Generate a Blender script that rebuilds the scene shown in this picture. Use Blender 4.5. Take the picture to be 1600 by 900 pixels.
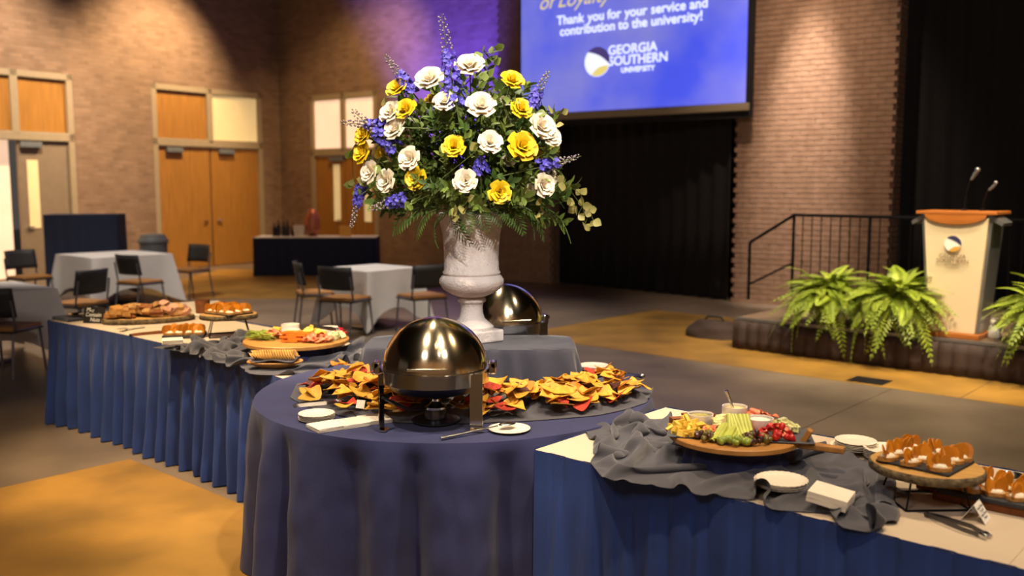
import bpy, math, random
import numpy as np
from mathutils import Vector, Matrix, noise

for o in list(bpy.data.objects):
    bpy.data.objects.remove(o, do_unlink=True)
scene = bpy.context.scene
COL = scene.collection
R = math.radians
random.seed(7)

# ------------------------------------------------------------------ camera
cam_d = bpy.data.cameras.new('camera')
cam = bpy.data.objects.new('camera', cam_d)
COL.objects.link(cam)
cam.location = (0, 0, 1.75)
cam.rotation_euler = (math.pi / 2 - 0.1087, 0, 0)
cam_d.sensor_width = 36
cam_d.lens = 36 * 1460 / 1600
cam_d.clip_end = 200
cam_d.dof.use_dof = True
cam_d.dof.focus_distance = 3.9
cam_d.dof.aperture_fstop = 1.8
scene.camera = cam

# ------------------------------------------------------------------ world, exposure
w = bpy.data.worlds.new('hall_ambient')
scene.world = w
w.use_nodes = True
w.node_tree.nodes['Background'].inputs[0].default_value = (0.70, 0.60, 0.52, 1)
w.node_tree.nodes['Background'].inputs[1].default_value = 0.07
vs = scene.view_settings
vs.view_transform = 'Standard'
vs.look = 'None'
vs.gamma = 1
vs.use_curve_mapping = False
vs.exposure = 0.52

# ------------------------------------------------------------------ lamps of the hall and added fill lights
def spot(name, loc, tgt, power, col, ang=50, blend=.6, rad=.12):
    l = bpy.data.lights.new(name, 'SPOT')
    l.energy = power; l.color = col; l.spot_size = R(ang); l.spot_blend = blend; l.shadow_soft_size = rad
    o = bpy.data.objects.new(name, l); COL.objects.link(o)
    o.location = loc
    o.rotation_euler = (Vector(tgt) - Vector(loc)).to_track_quat('-Z', 'Y').to_euler()
    return o
WARM = (1.0, .74, .44); WARM2 = (1.0, .82, .60); NEUT = (1.0, .90, .78)
spot('ceiling_spot', (-3.1, 4.9, 6.2), (-1.8, 6.0, .76), 1600, WARM, 36)
spot('ceiling_spot', (-1.6, 2.6, 6.4), (-.4, 4.3, .8), 760, WARM2, 32)
spot('ceiling_spot', (.9, 2.0, 6.4), (-.15, 4.4, 1.3), 760, WARM2, 36)
spot('ceiling_spot', (1.4, -2.4, 6.4), (-.2, 4.7, 1.55), 2000, NEUT, 14, .7)  # added lamp with no known fixture, brightens the urn and bouquet front
spot('ceiling_spot', (.2, 1.2, 6.0), (.95, 3.1, .8), 460, WARM, 30)
spot('ceiling_spot', (2.6, 3.6, 6.2), (.9, 3.2, .76), 420, WARM, 36)
spot('ceiling_spot', (-.9, 7.4, 6.6), (-.2, 4.8, 1.6), 360, WARM2, 36)
spot('ceiling_spot', (-3.0, 2.5, 6.5), (-2.6, 4.8, 0), 560, (1.0, .68, .30), 44)
spot('stage_spot', (2.6, 5.6, 6.5), (3.7, 9.2, .7), 1500, (1.0, .86, .58), 38)
spot('stage_spot', (5.4, 5.8, 6.5), (4.2, 8.6, .9), 800, WARM2, 34)
spot('wall_washer', (3.72, 12.45, 6.6), (4.15, 13.5, 2.3), 2600, (1.0, .86, .74), 22, 1.0)
spot('wall_washer', (3.0, 11.6, 7.2), (4.2, 13.5, 2.0), 700, (1.0, .76, .56), 50, 1.0)
spot('wall_washer', (-5.2, 18.4, 7.2), (-7.6, 19.2, 2.4), 2000, (1.0, .72, .42), 70, .9)
spot('wall_washer', (-7.2, 14.6, 7.2), (-9.2, 16.6, 2.6), 1900, (1.0, .78, .56), 70, .9)
spot('wall_washer', (-2.6, 17.2, 7.2), (-3.6, 20.6, 2.2), 700, (1.0, .66, .32), 66, .9)
spot('floor_wash', (4.5, 6.0, 6.8), (2.9, 7.6, 0), 520, (1.0, .74, .40), 50)
spot('blue_uplight', (-1.6, 17.2, .35), (-1.2, 19.0, 5.0), 6500, (.10, .06, 1.0), 56, .9)
spot('hall_fill_spot', (-5.2, 11.0, 7.0), (-5.2, 12.6, .7), 1150, NEUT, 64)  # added fill, this and the next lift the white tablecloths
spot('hall_fill_spot', (-1.5, 10.0, 7.0), (-1.7, 11.2, .7), 900, NEUT, 60)
spot('hall_fill_spot', (1.4, 8.6, 7.0), (1.6, 9.6, 0), 620, NEUT, 70)  # added fill, this and the next brighten the middle of the floor
spot('hall_fill_spot', (3.0, 4.0, 7.0), (3.2, 5.6, 0), 380, WARM2, 70)
for x, y in ((-4, -3), (0, -4), (4, -3), (-6, 0), (6, 0)):
    spot('hall_fill_spot', (x, y, 7.0), (x * 1.2, -8.9, 2.2), 1100, WARM2, 80, .8)  # added spots on the rear wall, for a brighter reflection in the dome
def area_fill(loc, size, power, col, tgt):  # added soft fill from behind the camera, no fixture of its own
    l = bpy.data.lights.new('area_fill_light', 'AREA'); l.energy = power; l.color = col; l.size = size
    o = bpy.data.objects.new('area_fill_light', l); COL.objects.link(o); o.location = loc
    o.rotation_euler = (Vector(tgt) - Vector(loc)).to_track_quat('-Z', 'Y').to_euler()
area_fill((-3.5, -4.0, 7.2), 1.6, 110, (1.0, .93, .90), (-1.5, 4, .4))
area_fill((3.5, -3.0, 7.2), 1.6, 80, (1.0, .93, .90), (1, 3, .4))

# ------------------------------------------------------------------ helpers
def lin(h):
    if isinstance(h, str):
        h = h.lstrip('#'); c = [int(h[i:i + 2], 16) / 255 for i in (0, 2, 4)]
        return tuple(x / 12.92 if x <= .04045 else ((x + .055) / 1.055) ** 2.4 for x in c)
    return h
MATS = {}
def mat(name, col, rough=.6, metal=0, var=.12, scale=9, bump=0, bscale=80, col2=None, rnd=0, emit=0, sheen=0, coat=0, sss=0, stretch=None, ior=None, alpha=None, trans=0):
    m = bpy.data.materials.new(name); m.use_nodes = True
    nt = m.node_tree; b = nt.nodes['Principled BSDF']; L = nt.links.new
    c1 = lin(col); c2 = lin(col2) if col2 else tuple(x * (1 - var) for x in c1)
    tc = nt.nodes.new('ShaderNodeTexCoord'); src = tc.outputs['Object']
    if stretch:
        mp = nt.nodes.new('ShaderNodeMapping'); mp.inputs['Scale'].default_value = stretch
        L(src, mp.inputs[0]); src = mp.outputs[0]
    nz = nt.nodes.new('ShaderNodeTexNoise'); nz.inputs['Scale'].default_value = scale; nz.inputs['Detail'].default_value = 4
    L(src, nz.inputs['Vector'])
    rp = nt.nodes.new('ShaderNodeValToRGB'); rp.color_ramp.elements[0].position = .32; rp.color_ramp.elements[1].position = .68
    rp.color_ramp.elements[0].color = (*c2, 1); rp.color_ramp.elements[1].color = (*c1, 1)
    L(nz.outputs[0], rp.inputs[0]); out = rp.outputs[0]
    if rnd:
        oi = nt.nodes.new('ShaderNodeObjectInfo'); mr = nt.nodes.new('ShaderNodeMapRange')
        mr.inputs[3].default_value = 1 - rnd; mr.inputs[4].default_value = 1 + rnd * .7
        L(oi.outputs['Random'], mr.inputs[0])
        hs = nt.nodes.new('ShaderNodeHueSaturation'); L(mr.outputs[0], hs.inputs['Value']); L(out, hs.inputs['Color']); out = hs.outputs[0]
    L(out, b.inputs['Base Color'])
    b.inputs['Roughness'].default_value = rough; b.inputs['Metallic'].default_value = metal
    if sheen: b.inputs['Sheen Weight'].default_value = sheen; b.inputs['Sheen Roughness'].default_value = .5
    if coat: b.inputs['Coat Weight'].default_value = coat
    if sss: b.inputs['Subsurface Weight'].default_value = sss; b.inputs['Subsurface Scale'].default_value = .01
    if trans: b.inputs['Transmission Weight'].default_value = trans
    if alpha: b.inputs['Alpha'].default_value = alpha
    if emit: L(out, b.inputs['Emission Color']); b.inputs['Emission Strength'].default_value = emit
    if bump:
        n2 = nt.nodes.new('ShaderNodeTexNoise'); n2.inputs['Scale'].default_value = bscale; n2.inputs['Detail'].default_value = 3
        L(src, n2.inputs['Vector'])
        bp = nt.nodes.new('ShaderNodeBump'); bp.inputs['Strength'].default_value = bump; bp.inputs['Distance'].default_value = .01
        L(n2.outputs[0], bp.inputs['Height']); L(bp.outputs[0], b.inputs['Normal'])
    MATS[name] = m
    return m
def brick_mat(name, a, b_, mortar):
    m = bpy.data.materials.new(name); m.use_nodes = True
    nt = m.node_tree; b = nt.nodes['Principled BSDF']; L = nt.links.new
    tc = nt.nodes.new('ShaderNodeTexCoord'); mp = nt.nodes.new('ShaderNodeMapping')
    mp.inputs['Rotation'].default_value = (R(90), 0, 0)
    L(tc.outputs['Object'], mp.inputs[0])
    br = nt.nodes.new('ShaderNodeTexBrick'); L(mp.outputs[0], br.inputs[0])
    br.inputs['Color1'].default_value = (*lin(a), 1); br.inputs['Color2'].default_value = (*lin(b_), 1); br.inputs['Mortar'].default_value = (*lin(mortar), 1)
    br.inputs['Scale'].default_value = 1; br.inputs['Brick Width'].default_value = .21; br.inputs['Row Height'].default_value = .075; br.inputs['Mortar Size'].default_value = .006
    nz = nt.nodes.new('ShaderNodeTexNoise'); nz.inputs['Scale'].default_value = 3; L(tc.outputs['Object'], nz.inputs[0])
    mx = nt.nodes.new('ShaderNodeMix'); mx.data_type = 'RGBA'; mx.blend_type = 'MULTIPLY'; mx.inputs[0].default_value = .45
    L(br.outputs[0], mx.inputs[6]); L(nz.outputs[0], mx.inputs[7]); L(mx.outputs[2], b.inputs['Base Color'])
    bp = nt.nodes.new('ShaderNodeBump'); bp.invert = True; bp.inputs['Distance'].default_value = .008; L(br.outputs['Fac'], bp.inputs['Height']); L(bp.outputs[0], b.inputs['Normal'])
    b.inputs['Roughness'].default_value = .8
    MATS[name] = m

class MB:
    def __init__(s): s.v = []; s.f = []
    def add(s, V, F, M=None):
        n = len(s.v)
        s.v += [tuple(M @ Vector(p)) if M else tuple(p) for p in V]
        s.f += [tuple(i + n for i in f) for f in F]
        return s
    def box(s, c, d, M=None, rz=0):
        x, y, z = d[0] / 2, d[1] / 2, d[2] / 2
        V = [(-x, -y, -z), (x, -y, -z), (x, y, -z), (-x, y, -z), (-x, -y, z), (x, -y, z), (x, y, z), (-x, y, z)]
        F = [(0, 3, 2, 1), (4, 5, 6, 7), (0, 1, 5, 4), (1, 2, 6, 5), (2, 3, 7, 6), (3, 0, 4, 7)]
        T = Matrix.Translation(c) @ Matrix.Rotation(rz, 4, 'Z')
        return s.add(V, F, M @ T if M else T)
    def grid(s, fn, nu, nv, cu=False, cv=False, M=None):
        V = [fn(i / nu if cu else i / (nu - 1), j / nv if cv else j / (nv - 1)) for j in range(nv) for i in range(nu)]
        F = []
        for j in range(nv if cv else nv - 1):
            for i in range(nu if cu else nu - 1):
                a = j * nu + i; b = j * nu + (i + 1) % nu; k = ((j + 1) % nv) * nu
                F.append((a, b, k + (i + 1) % nu, k + i))
        return s.add(V, F, M)
    def lathe(s, prof, n=28, M=None, cap=True):
        V = []; F = []
        for r, z in prof:
            V += [(r * math.cos(2 * math.pi * i / n), r * math.sin(2 * math.pi * i / n), z) for i in range(n)]
        for j in range(len(prof) - 1):
            for i in range(n):
                F.append((j * n + i, j * n + (i + 1) % n, (j + 1) * n + (i + 1) % n, (j + 1) * n + i))
        if cap:
            F.append(tuple(range(n - 1, -1, -1))); k = (len(prof) - 1) * n; F.append(tuple(range(k, k + n)))
        return s.add(V, F, M)
    def tube(s, P, r, n=8, M=None):
        P = [Vector(p) for p in P]; rr = r if isinstance(r, (list, tuple)) else [r] * len(P)
        V = []; F = []; prev = None
        for i, p in enumerate(P):
            t = (P[min(i + 1, len(P) - 1)] - P[max(i - 1, 0)]).normalized()
            a = prev if prev is not None else (Vector((0, 0, 1)) if abs(t.z) < .9 else Vector((1, 0, 0)))
            x = (a - t * a.dot(t)).normalized(); prev = x; y = t.cross(x)
            V += [p + (x * math.cos(2 * math.pi * k / n) + y * math.sin(2 * math.pi * k / n)) * rr[i] for k in range(n)]
        for i in range(len(P) - 1):
            for k in range(n):
                F.append((i * n + k, i * n + (k + 1) % n, (i + 1) * n + (k + 1) % n, (i + 1) * n + k))
        F.append(tuple(range(n - 1, -1, -1))); q = (len(P) - 1) * n; F.append(tuple(range(q, q + n)))
        return s.add(V, F, M)
    def prism(s, poly, z0, z1, M=None):
        n = len(poly)
        V = [(x, y, z0) for x, y in poly] + [(x, y, z1) for x, y in poly]
        F = [tuple(range(n - 1, -1, -1)), tuple(range(n, 2 * n))] + [(i, (i + 1) % n, n + (i + 1) % n, n + i) for i in range(n)]
        return s.add(V, F, M)
    def ball(s, c, r, n=10, m=7, M=None):
        r = r if isinstance(r, (list, tuple)) else (r, r, r)
        def fn(u, v):
            th = 2 * math.pi * u; ph = math.pi * (v * .98 + .01)
            return (c[0] + r[0] * math.sin(ph) * math.cos(th), c[1] + r[1] * math.sin(ph) * math.sin(th), c[2] - r[2] * math.cos(ph))
        return s.grid(fn, n, m, cu=True, M=M)
    def build(s, name, m, parent=None, smooth=0, bevel=0, solid=0, subs=0):
        me = bpy.data.meshes.new(name); me.from_pydata(s.v, [], s.f); me.update()
        if smooth:
            me.shade_smooth()
            if smooth < 170: me.set_sharp_from_angle(angle=R(smooth))
        me.materials.append(MATS[m] if isinstance(m, str) else m)
        o = bpy.data.objects.new(name, me); COL.objects.link(o)
        if parent: o.parent = parent
        if solid:
            d = o.modifiers.new('thickness', 'SOLIDIFY'); d.thickness = solid; d.offset = 0
        if bevel:
            d = o.modifiers.new('bevel', 'BEVEL'); d.width = bevel; d.segments = 2; d.limit_method = 'ANGLE'
        if subs:
            d = o.modifiers.new('subdivision', 'SUBSURF'); d.levels = d.render_levels = subs
        return o
def tag(o, label, cat, group=None):
    o['label'] = label; o['category'] = cat
    if group: o['group'] = group
    return o
def struct(o, label=None):
    o['kind'] = 'structure'
    if label: o['label'] = label
    return o
def thing(name, label, cat, loc=(0, 0, 0), rz=0, group=None):
    o = bpy.data.objects.new(name, None); COL.objects.link(o); o.empty_display_size = .05
    o.location = loc; o.rotation_euler = (0, 0, rz)
    return tag(o, label, cat, group)
def copy_tree(o, parent=None):
    c = o.copy(); COL.objects.link(c)
    if parent: c.parent = parent
    for ch in list(o.children): copy_tree(ch, c)
    return c
def inst(mesh_obj_or_me, name, parent=None, M=None):
    me = mesh_obj_or_me if isinstance(mesh_obj_or_me, bpy.types.Mesh) else mesh_obj_or_me.data
    o = bpy.data.objects.new(name, me); COL.objects.link(o)
    if parent: o.parent = parent
    if M is not None: o.matrix_local = M
    return o
def mesh_only(mb, name, m, smooth=0):
    me = bpy.data.meshes.new(name); me.from_pydata(mb.v, [], mb.f); me.update()
    if smooth:
        me.shade_smooth()
        if smooth < 170: me.set_sharp_from_angle(angle=R(smooth))
    me.materials.append(MATS[m]); return me
def text_mesh(txt, size, m, name='lettering', parent=None, M=None, bold=0, shear=0, align='CENTER', ext=.001):
    cu = bpy.data.curves.new(name, 'FONT'); cu.body = txt; cu.size = size; cu.align_x = align; cu.align_y = 'CENTER'
    cu.extrude = ext; cu.offset = bold; cu.shear = shear; cu.space_line = .95
    t = bpy.data.objects.new(name, cu); COL.objects.link(t)
    dg = bpy.context.evaluated_depsgraph_get(); dg.update()
    me = bpy.data.meshes.new_from_object(t.evaluated_get(dg)); bpy.data.objects.remove(t); bpy.data.curves.remove(cu)
    me.materials.clear(); me.materials.append(MATS[m])
    o = bpy.data.objects.new(name, me); COL.objects.link(o)
    if parent: o.parent = parent
    if M is not None: o.matrix_local = M
    return o
def frame(o, x, y, z=(0, 0, 1)):          # matrix with given origin and axes
    x = Vector(x).normalized(); y = Vector(y).normalized(); z = Vector(z).normalized()
    return Matrix(((x.x, y.x, z.x, o[0]), (x.y, y.y, z.y, o[1]), (x.z, y.z, z.z, o[2]), (0, 0, 0, 1)))
def rotm(loc, rx=0, ry=0, rz=0, s=1):
    S = Matrix.Scale(s, 4) if not isinstance(s, (tuple, list)) else Matrix.Diagonal((*s, 1))
    return Matrix.Translation(loc) @ Matrix.Rotation(rz, 4, 'Z') @ Matrix.Rotation(ry, 4, 'Y') @ Matrix.Rotation(rx, 4, 'X') @ S
rnd = random.uniform

# ------------------------------------------------------------------ materials
mat('navy_cloth', '#262a58', .85, var=.18, scale=5, bump=.25, bscale=420, sheen=.12)
mat('navy_skirt', '#233f82', .8, var=.22, scale=4, bump=.25, bscale=400, sheen=.06)
mat('navy_drape', '#18223f', .85, var=.2, scale=5, bump=.2, bscale=300)
mat('charcoal_cloth', '#403f49', .85, var=.2, scale=6, bump=.3, bscale=380, sheen=.3)
mat('riser_fabric', '#302f3e', .8, var=.2, scale=5, bump=.25, bscale=380, sheen=.3)
mat('white_topper', '#c6b49e', .85, var=.06, scale=3, bump=.15, bscale=300)
mat('white_cloth', '#e2dcd5', .85, var=.08, scale=3, bump=.15, bscale=250)
mat('brass_chrome', '#ddd0b6', .12, 1, var=.06, scale=2)
mat('steel', '#cfcfd2', .18, 1, var=.08, scale=6)
mat('dark_steel', '#5a5a60', .3, .9)
mat('stone', '#cfc6c4', .85, var=.14, scale=14, bump=.5, bscale=90)
mat('porcelain', '#e6e0d8', .25, var=.03, coat=.3)
mat('paper', '#e8ddcc', .85, var=.05, scale=20)
mat('white_plate', '#e4d9c8', .5, var=.05)
mat('chip_yellow', '#e6ab38', .6, var=.28, scale=30, rnd=.18, bump=.4, bscale=120)
mat('chip_orange', '#dc8a2a', .6, var=.28, scale=30, rnd=.2, bump=.4, bscale=120)
mat('chip_red', '#c4402a', .6, var=.3, scale=30, rnd=.25, bump=.4, bscale=120)
mat('chip_dark', '#5a2a22', .65, var=.3, scale=30, rnd=.3, bump=.4, bscale=120)
mat('wood', '#b9813f', .5, var=.3, scale=5, stretch=(1, 8, 1), bump=.15, bscale=40)
mat('wood_light', '#c99b58', .5, var=.25, scale=5, stretch=(1, 8, 1), bump=.15, bscale=40)
mat('bark', '#7b6a4c', .9, col2='#332719', scale=40, bump=1, bscale=60)
mat('slate', '#2a2c34', .6, var=.3, scale=12, bump=.3, bscale=60)
mat('black_wire', '#17171a', .4, .6)
mat('bread', '#c08a44', .8, var=.3, scale=40, bump=.6, bscale=120, rnd=.12)
mat('cream_spread', '#e9dfca', .5, var=.1, scale=50, bump=.6, bscale=90)
mat('orange_slice', '#de8c1c', .4, var=.35, scale=18, rnd=.2, sss=.1)
mat('cheese', '#e8c04a', .5, var=.15, scale=20, rnd=.12, sss=.1)
mat('cheese_pale', '#efe0a2', .5, var=.1, scale=20, rnd=.1, sss=.1)
mat('salami', '#c4532f', .5, col2='#d98a62', scale=60, rnd=.15)
mat('strawberry', '#c9201c', .35, var=.3, scale=30, rnd=.15, coat=.2)
mat('berry_flesh', '#e88a66', .45, var=.15, scale=25)
mat('celery', '#bcc354', .4, var=.25, scale=20, rnd=.12)
mat('grape', '#8da03a', .3, var=.2, rnd=.2, sss=.2, coat=.2)
mat('olive', '#6f6226', .3, var=.3, rnd=.25, coat=.2)
mat('olive_dark', '#4c2a24', .3, var=.3, rnd=.25, coat=.2)
mat('melon', '#d9d79a', .4, var=.15, scale=15, rnd=.15, sss=.1)
mat('carrot', '#e3781d', .45, var=.2, scale=20, rnd=.12)
mat('bean', '#8fa02c', .5, var=.3, scale=25, rnd=.2)
mat('herb', '#3c4a1e', .6, var=.3)
mat('dip_green', '#7d7a35', .5, col2='#c5b36a', scale=60, bump=.5)
mat('dip_white', '#eee6d6', .5, var=.05)
mat('dip_cream', '#e3c98c', .5, var=.1, scale=40, bump=.4)
mat('cracker', '#d9a550', .7, var=.35, scale=60, rnd=.3, bump=.3)
mat('brown_cookie', '#8a4f22', .8, var=.4, scale=50, rnd=.2, bump=.6)
mat('blond_bar', '#c79a5e', .8, var=.25, scale=60, rnd=.15, bump=.6)
mat('pink_bar', '#d6a184', .7, var=.25, scale=50, rnd=.12, bump=.5)
mat('rose_white', '#efe3cc', .6, var=.07, scale=10, sss=.15, rnd=.06)
mat('rose_yellow', '#eccb1e', .55, var=.14, scale=10, sss=.12, rnd=.1)
mat('rose_heart', '#d8a81a', .55, var=.2, scale=10)
mat('delphinium', '#352ea6', .6, col2='#6a62c8', scale=70, rnd=.12)
mat('delph_bud', '#a39a86', .6, col2='#5a4c78', scale=60)
mat('stem_green', '#5b6a2c', .6, var=.3)
mat('leaf_dark', '#52692a', .5, col2='#6f7d30', scale=12, rnd=.3, coat=.1)
mat('leaf_gold', '#a89c5c', .5, col2='#8a8a4c', scale=10, rnd=.2)
mat('leaf_euc', '#84923f', .5, col2='#647636', scale=10, rnd=.25)
mat('fern_green', '#4d6a28', .55, var=.35, scale=20, rnd=.3)
mat('fern_bright', '#a8b436', .55, col2='#7d9426', scale=8, rnd=.3)
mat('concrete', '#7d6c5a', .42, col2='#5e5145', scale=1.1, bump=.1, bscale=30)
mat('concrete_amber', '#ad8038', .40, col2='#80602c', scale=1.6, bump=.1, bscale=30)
mat('black_drape', '#1b1716', .9, var=.2)
mat('stage_skirt', '#3f2d26', .8, var=.25, scale=6)
mat('stage_top', '#7d6650', .6, var=.2)
mat('door_wood', '#b07a32', .5, var=.25, scale=3, stretch=(6, 6, .6))
mat('door_taupe', '#8d7a62', .6, var=.12)
mat('door_frame', '#a89678', .5, var=.08)
mat('lit_pane', '#ffd8b4', .4, var=.1, scale=2, emit=.6)
mat('lit_pane_soft', '#e8cd92', .4, var=.1, scale=2, emit=.34)
mat('screen_blue', '#4b5af0', .5, col2='#8f8fd8', scale=.55, emit=.60)
mat('screen_text', '#dfe6f5', .5, var=.02, emit=.85)
mat('screen_gold', '#e0cf7a', .5, var=.02, emit=.7)
mat('screen_navy', '#5a4a92', .5, var=.02, emit=.4)
mat('podium_white', '#ead2ac', .45, var=.05, scale=3)
mat('alu', '#a9a6a6', .35, .8)
mat('podium_wood', '#b4692a', .4, var=.25, scale=4, stretch=(1, 8, 8))
mat('ink_navy', '#33305a', .6, var=.05)
mat('ink_gold', '#d8a040', .6, var=.05)
mat('ink_white', '#f2efe6', .6, var=.03)
mat('ink_brown', '#7a6248', .6, var=.05)
mat('black_board', '#1d1714', .7, var=.1)
mat('chair_black', '#2a2724', .6, var=.2)
mat('chair_seat', '#a5713a', .6, var=.2)
mat('chair_metal', '#7d7a80', .35, .7)
mat('bin_grey', '#6e7274', .6, var=.1)
mat('bottle_dark', '#2b2230', .2, var=.3, rnd=.5)
mat('copper', '#b5694c', .4, .4)
mat('clear_plastic', '#e6e2d8', .2, trans=.6, var=.02)
def aniso(name):
    m = MATS[name]; nt = m.node_tree; b = nt.nodes['Principled BSDF']; tg = nt.nodes.new('ShaderNodeTangent'); tg.direction_type = 'RADIAL'; tg.axis = 'Z'
    b.inputs['Anisotropic'].default_value = .75; b.inputs['Anisotropic Rotation'].default_value = .25; nt.links.new(tg.outputs[0], b.inputs['Tangent'])
mat('dome_metal', '#e0cfae', .17, 1, var=.06, scale=2); aniso('dome_metal')
brick_mat('brick', '#a8866a', '#937256', '#94806c')
mat('brick_piece', '#a5836a', .85, col2='#8f6e56', scale=7, rnd=.1, bump=.4, bscale=30)
mat('mortar', '#8d745f', .9, var=.1)

# ================================================================== THE HALL
D = Vector((.747, -.665, 0)); N = Vector((.665, .747, 0))        # axes of the buffet line and the stage
struct(MB().box((0, 8, -.06), (60, 60, .12)).build('floor', 'concrete'))
floor = bpy.data.objects['floor']
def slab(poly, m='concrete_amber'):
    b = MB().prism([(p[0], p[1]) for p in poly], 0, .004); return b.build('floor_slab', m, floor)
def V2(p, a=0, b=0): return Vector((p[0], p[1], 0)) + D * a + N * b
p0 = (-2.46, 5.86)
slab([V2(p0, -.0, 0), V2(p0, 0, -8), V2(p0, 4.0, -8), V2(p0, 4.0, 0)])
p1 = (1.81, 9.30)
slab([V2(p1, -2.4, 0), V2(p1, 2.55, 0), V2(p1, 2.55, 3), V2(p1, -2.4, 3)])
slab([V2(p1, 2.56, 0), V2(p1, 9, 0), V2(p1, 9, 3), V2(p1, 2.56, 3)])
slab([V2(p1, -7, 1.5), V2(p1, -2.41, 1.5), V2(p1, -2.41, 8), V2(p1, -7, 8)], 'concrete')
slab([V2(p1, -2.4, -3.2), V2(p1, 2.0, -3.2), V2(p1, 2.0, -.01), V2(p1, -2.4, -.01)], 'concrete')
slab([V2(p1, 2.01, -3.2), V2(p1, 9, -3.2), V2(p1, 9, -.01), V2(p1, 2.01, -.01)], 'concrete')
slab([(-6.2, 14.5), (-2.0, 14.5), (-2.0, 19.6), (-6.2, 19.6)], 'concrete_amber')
o = MB().box((0, 0, .006), (.32, .26, .006)).build('floor_outlet', 'dark_steel'); o.location = (3.22, 8.28, .0); o.rotation_euler.z = -.73
tag(o, 'dark metal outlet plate set in the amber floor before the stage', 'outlet plate')
struct(MB().box((0, 8, 8.1), (60, 60, .2)).build('ceiling', 'black_drape'))

CN = (-5.4, 22.0, 0); U = Vector((.588, .809, 0)); NA = Vector((.809, -.588, 0))
MA = frame(CN, -U, NA)
def wallseg(b, x0, x1, z0, z1, y0, y1): b.box(((x0 + x1) / 2, (y0 + y1) / 2, (z0 + z1) / 2), (x1 - x0, y1 - y0, z1 - z0))
b = MB()
for x0, x1, z0, z1 in [(-.3, .5, 0, 8), (.5, 3.3, 3.84, 8), (3.3, 4.96, 0, 8), (4.96, 7.15, 3.84, 8), (7.15, 26, 0, 8)]: wallseg(b, x0, x1, z0, z1, -.3, 0)
o = struct(b.build('wall_left', 'brick')); o.matrix_world = MA
MBk = frame(CN, NA, U)
b = MB()
for x0, x1, z0, z1 in [(0, 1.02, 0, 8), (1.02, 3.12, 3.77, 8), (3.12, 32, 0, 8)]: wallseg(b, x0, x1, z0, z1, 0, .3)
o = struct(b.build('wall_back', 'brick')); o.matrix_world = MBk

struct(MB().box((0, -9, 4), (40, .3, 8)).build('wall_rear', 'brick'))
struct(MB().box((13, 0, 4), (.3, 22, 8)).build('wall_right', 'brick'))
def frame_part(parent, x0, x1, top, bar, y, M_, mull, t=.12):
    b = MB()
    for xx in (x0 + t / 2, x1 - t / 2): b.box((xx, y, top / 2), (t, .16, top))
    b.box(((x0 + x1) / 2, y, top - t / 2), (x1 - x0, .16, t)); b.box(((x0 + x1) / 2, y, bar), (x1 - x0, .16, .16))
    b.box((mull, y, (bar + top) / 2), (.14, .16, top - bar))
    return b.build('door_frame', 'door_frame', parent, bevel=.01)
def doorset(name, label, M_, x0, x1, y, top, bar, leaf_m, pane_m, window=False, opened=None):
    root = struct(MB().box(((x0 + x1) / 2, y * 3, .01), (x1 - x0, .2, .02)).build(name, 'door_frame'), label)
    root.matrix_world = M_
    mid = (x0 + x1) / 2
    frame_part(root, x0, x1, top, bar, y, M_, mid)
    for i, (a, c) in enumerate(((x0 + .12, mid - .02), (mid + .02, x1 - .12))):
        MB().box(((a + c) / 2, y, (bar + top) / 2 - .02), (c - a, .05, top - bar - .22)).build('transom_pane', pane_m[i], root)
        if opened == i:
            MB().box(((a + c) / 2, y * 4, bar / 2), (c - a, .05, bar - .1)).build('lit_passage', 'lit_pane', root)
            lf = MB().box((0, .45 if y < 0 else -.45, bar / 2 - .04), (.05, .9, bar - .2)).build('door_leaf', 'door_wood', root); lf.location.x = x1 - .16; lf.location.y = y * 2.2
            continue
        lf = MB().box(((a + c) / 2, y, bar / 2 - .04), (c - a, .06, bar - .10)).build('door_leaf', leaf_m[i], root, bevel=.008)
        sg = 1 if y < 0 else -1
        MB().tube([((c if i == 0 else a) + (-.1 if i == 0 else .1), y + sg * .05, 1.0), ((c if i == 0 else a) + (-.22 if i == 0 else .22), y + sg * .07, 1.0)], .015).build('handle', 'steel', lf)
        MB().box(((a + c) / 2 + .25, y + sg * .07, bar - .16), (.4, .07, .1)).build('door_closer', 'bin_grey', lf, bevel=.01)
        if window: MB().box(((a + c) / 2 + .22, y + sg * .034, 1.6), (.2, .012, 1.25)).build('window_pane', 'lit_pane_soft', lf)
    return root
doorset('door_1', 'double door with taupe leaf, tall narrow window and wood transoms', MA, 4.96, 7.15, -.08, 3.84, 2.66, ['door_taupe', 'door_taupe'], ['door_wood', 'door_wood'], True, opened=1)
doorset('door_2', 'closed double door of golden wood under two transom panels', MA, .5, 3.3, -.08, 3.84, 2.66, ['door_wood', 'door_wood'], ['lit_pane_soft', 'door_wood'])
doorset('door_3', 'doorway with a bright lit transom near the corner', MBk, 1.02, 3.12, .08, 3.77, 2.5, ['door_wood', 'door_wood'], ['lit_pane', 'lit_pane'], True)
# skirting of both walls
o = struct(MB().box((4.13, .015, .06), (1.6, .03, .12)).build('baseboard_left', 'door_frame')); o.matrix_world = MA

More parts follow.
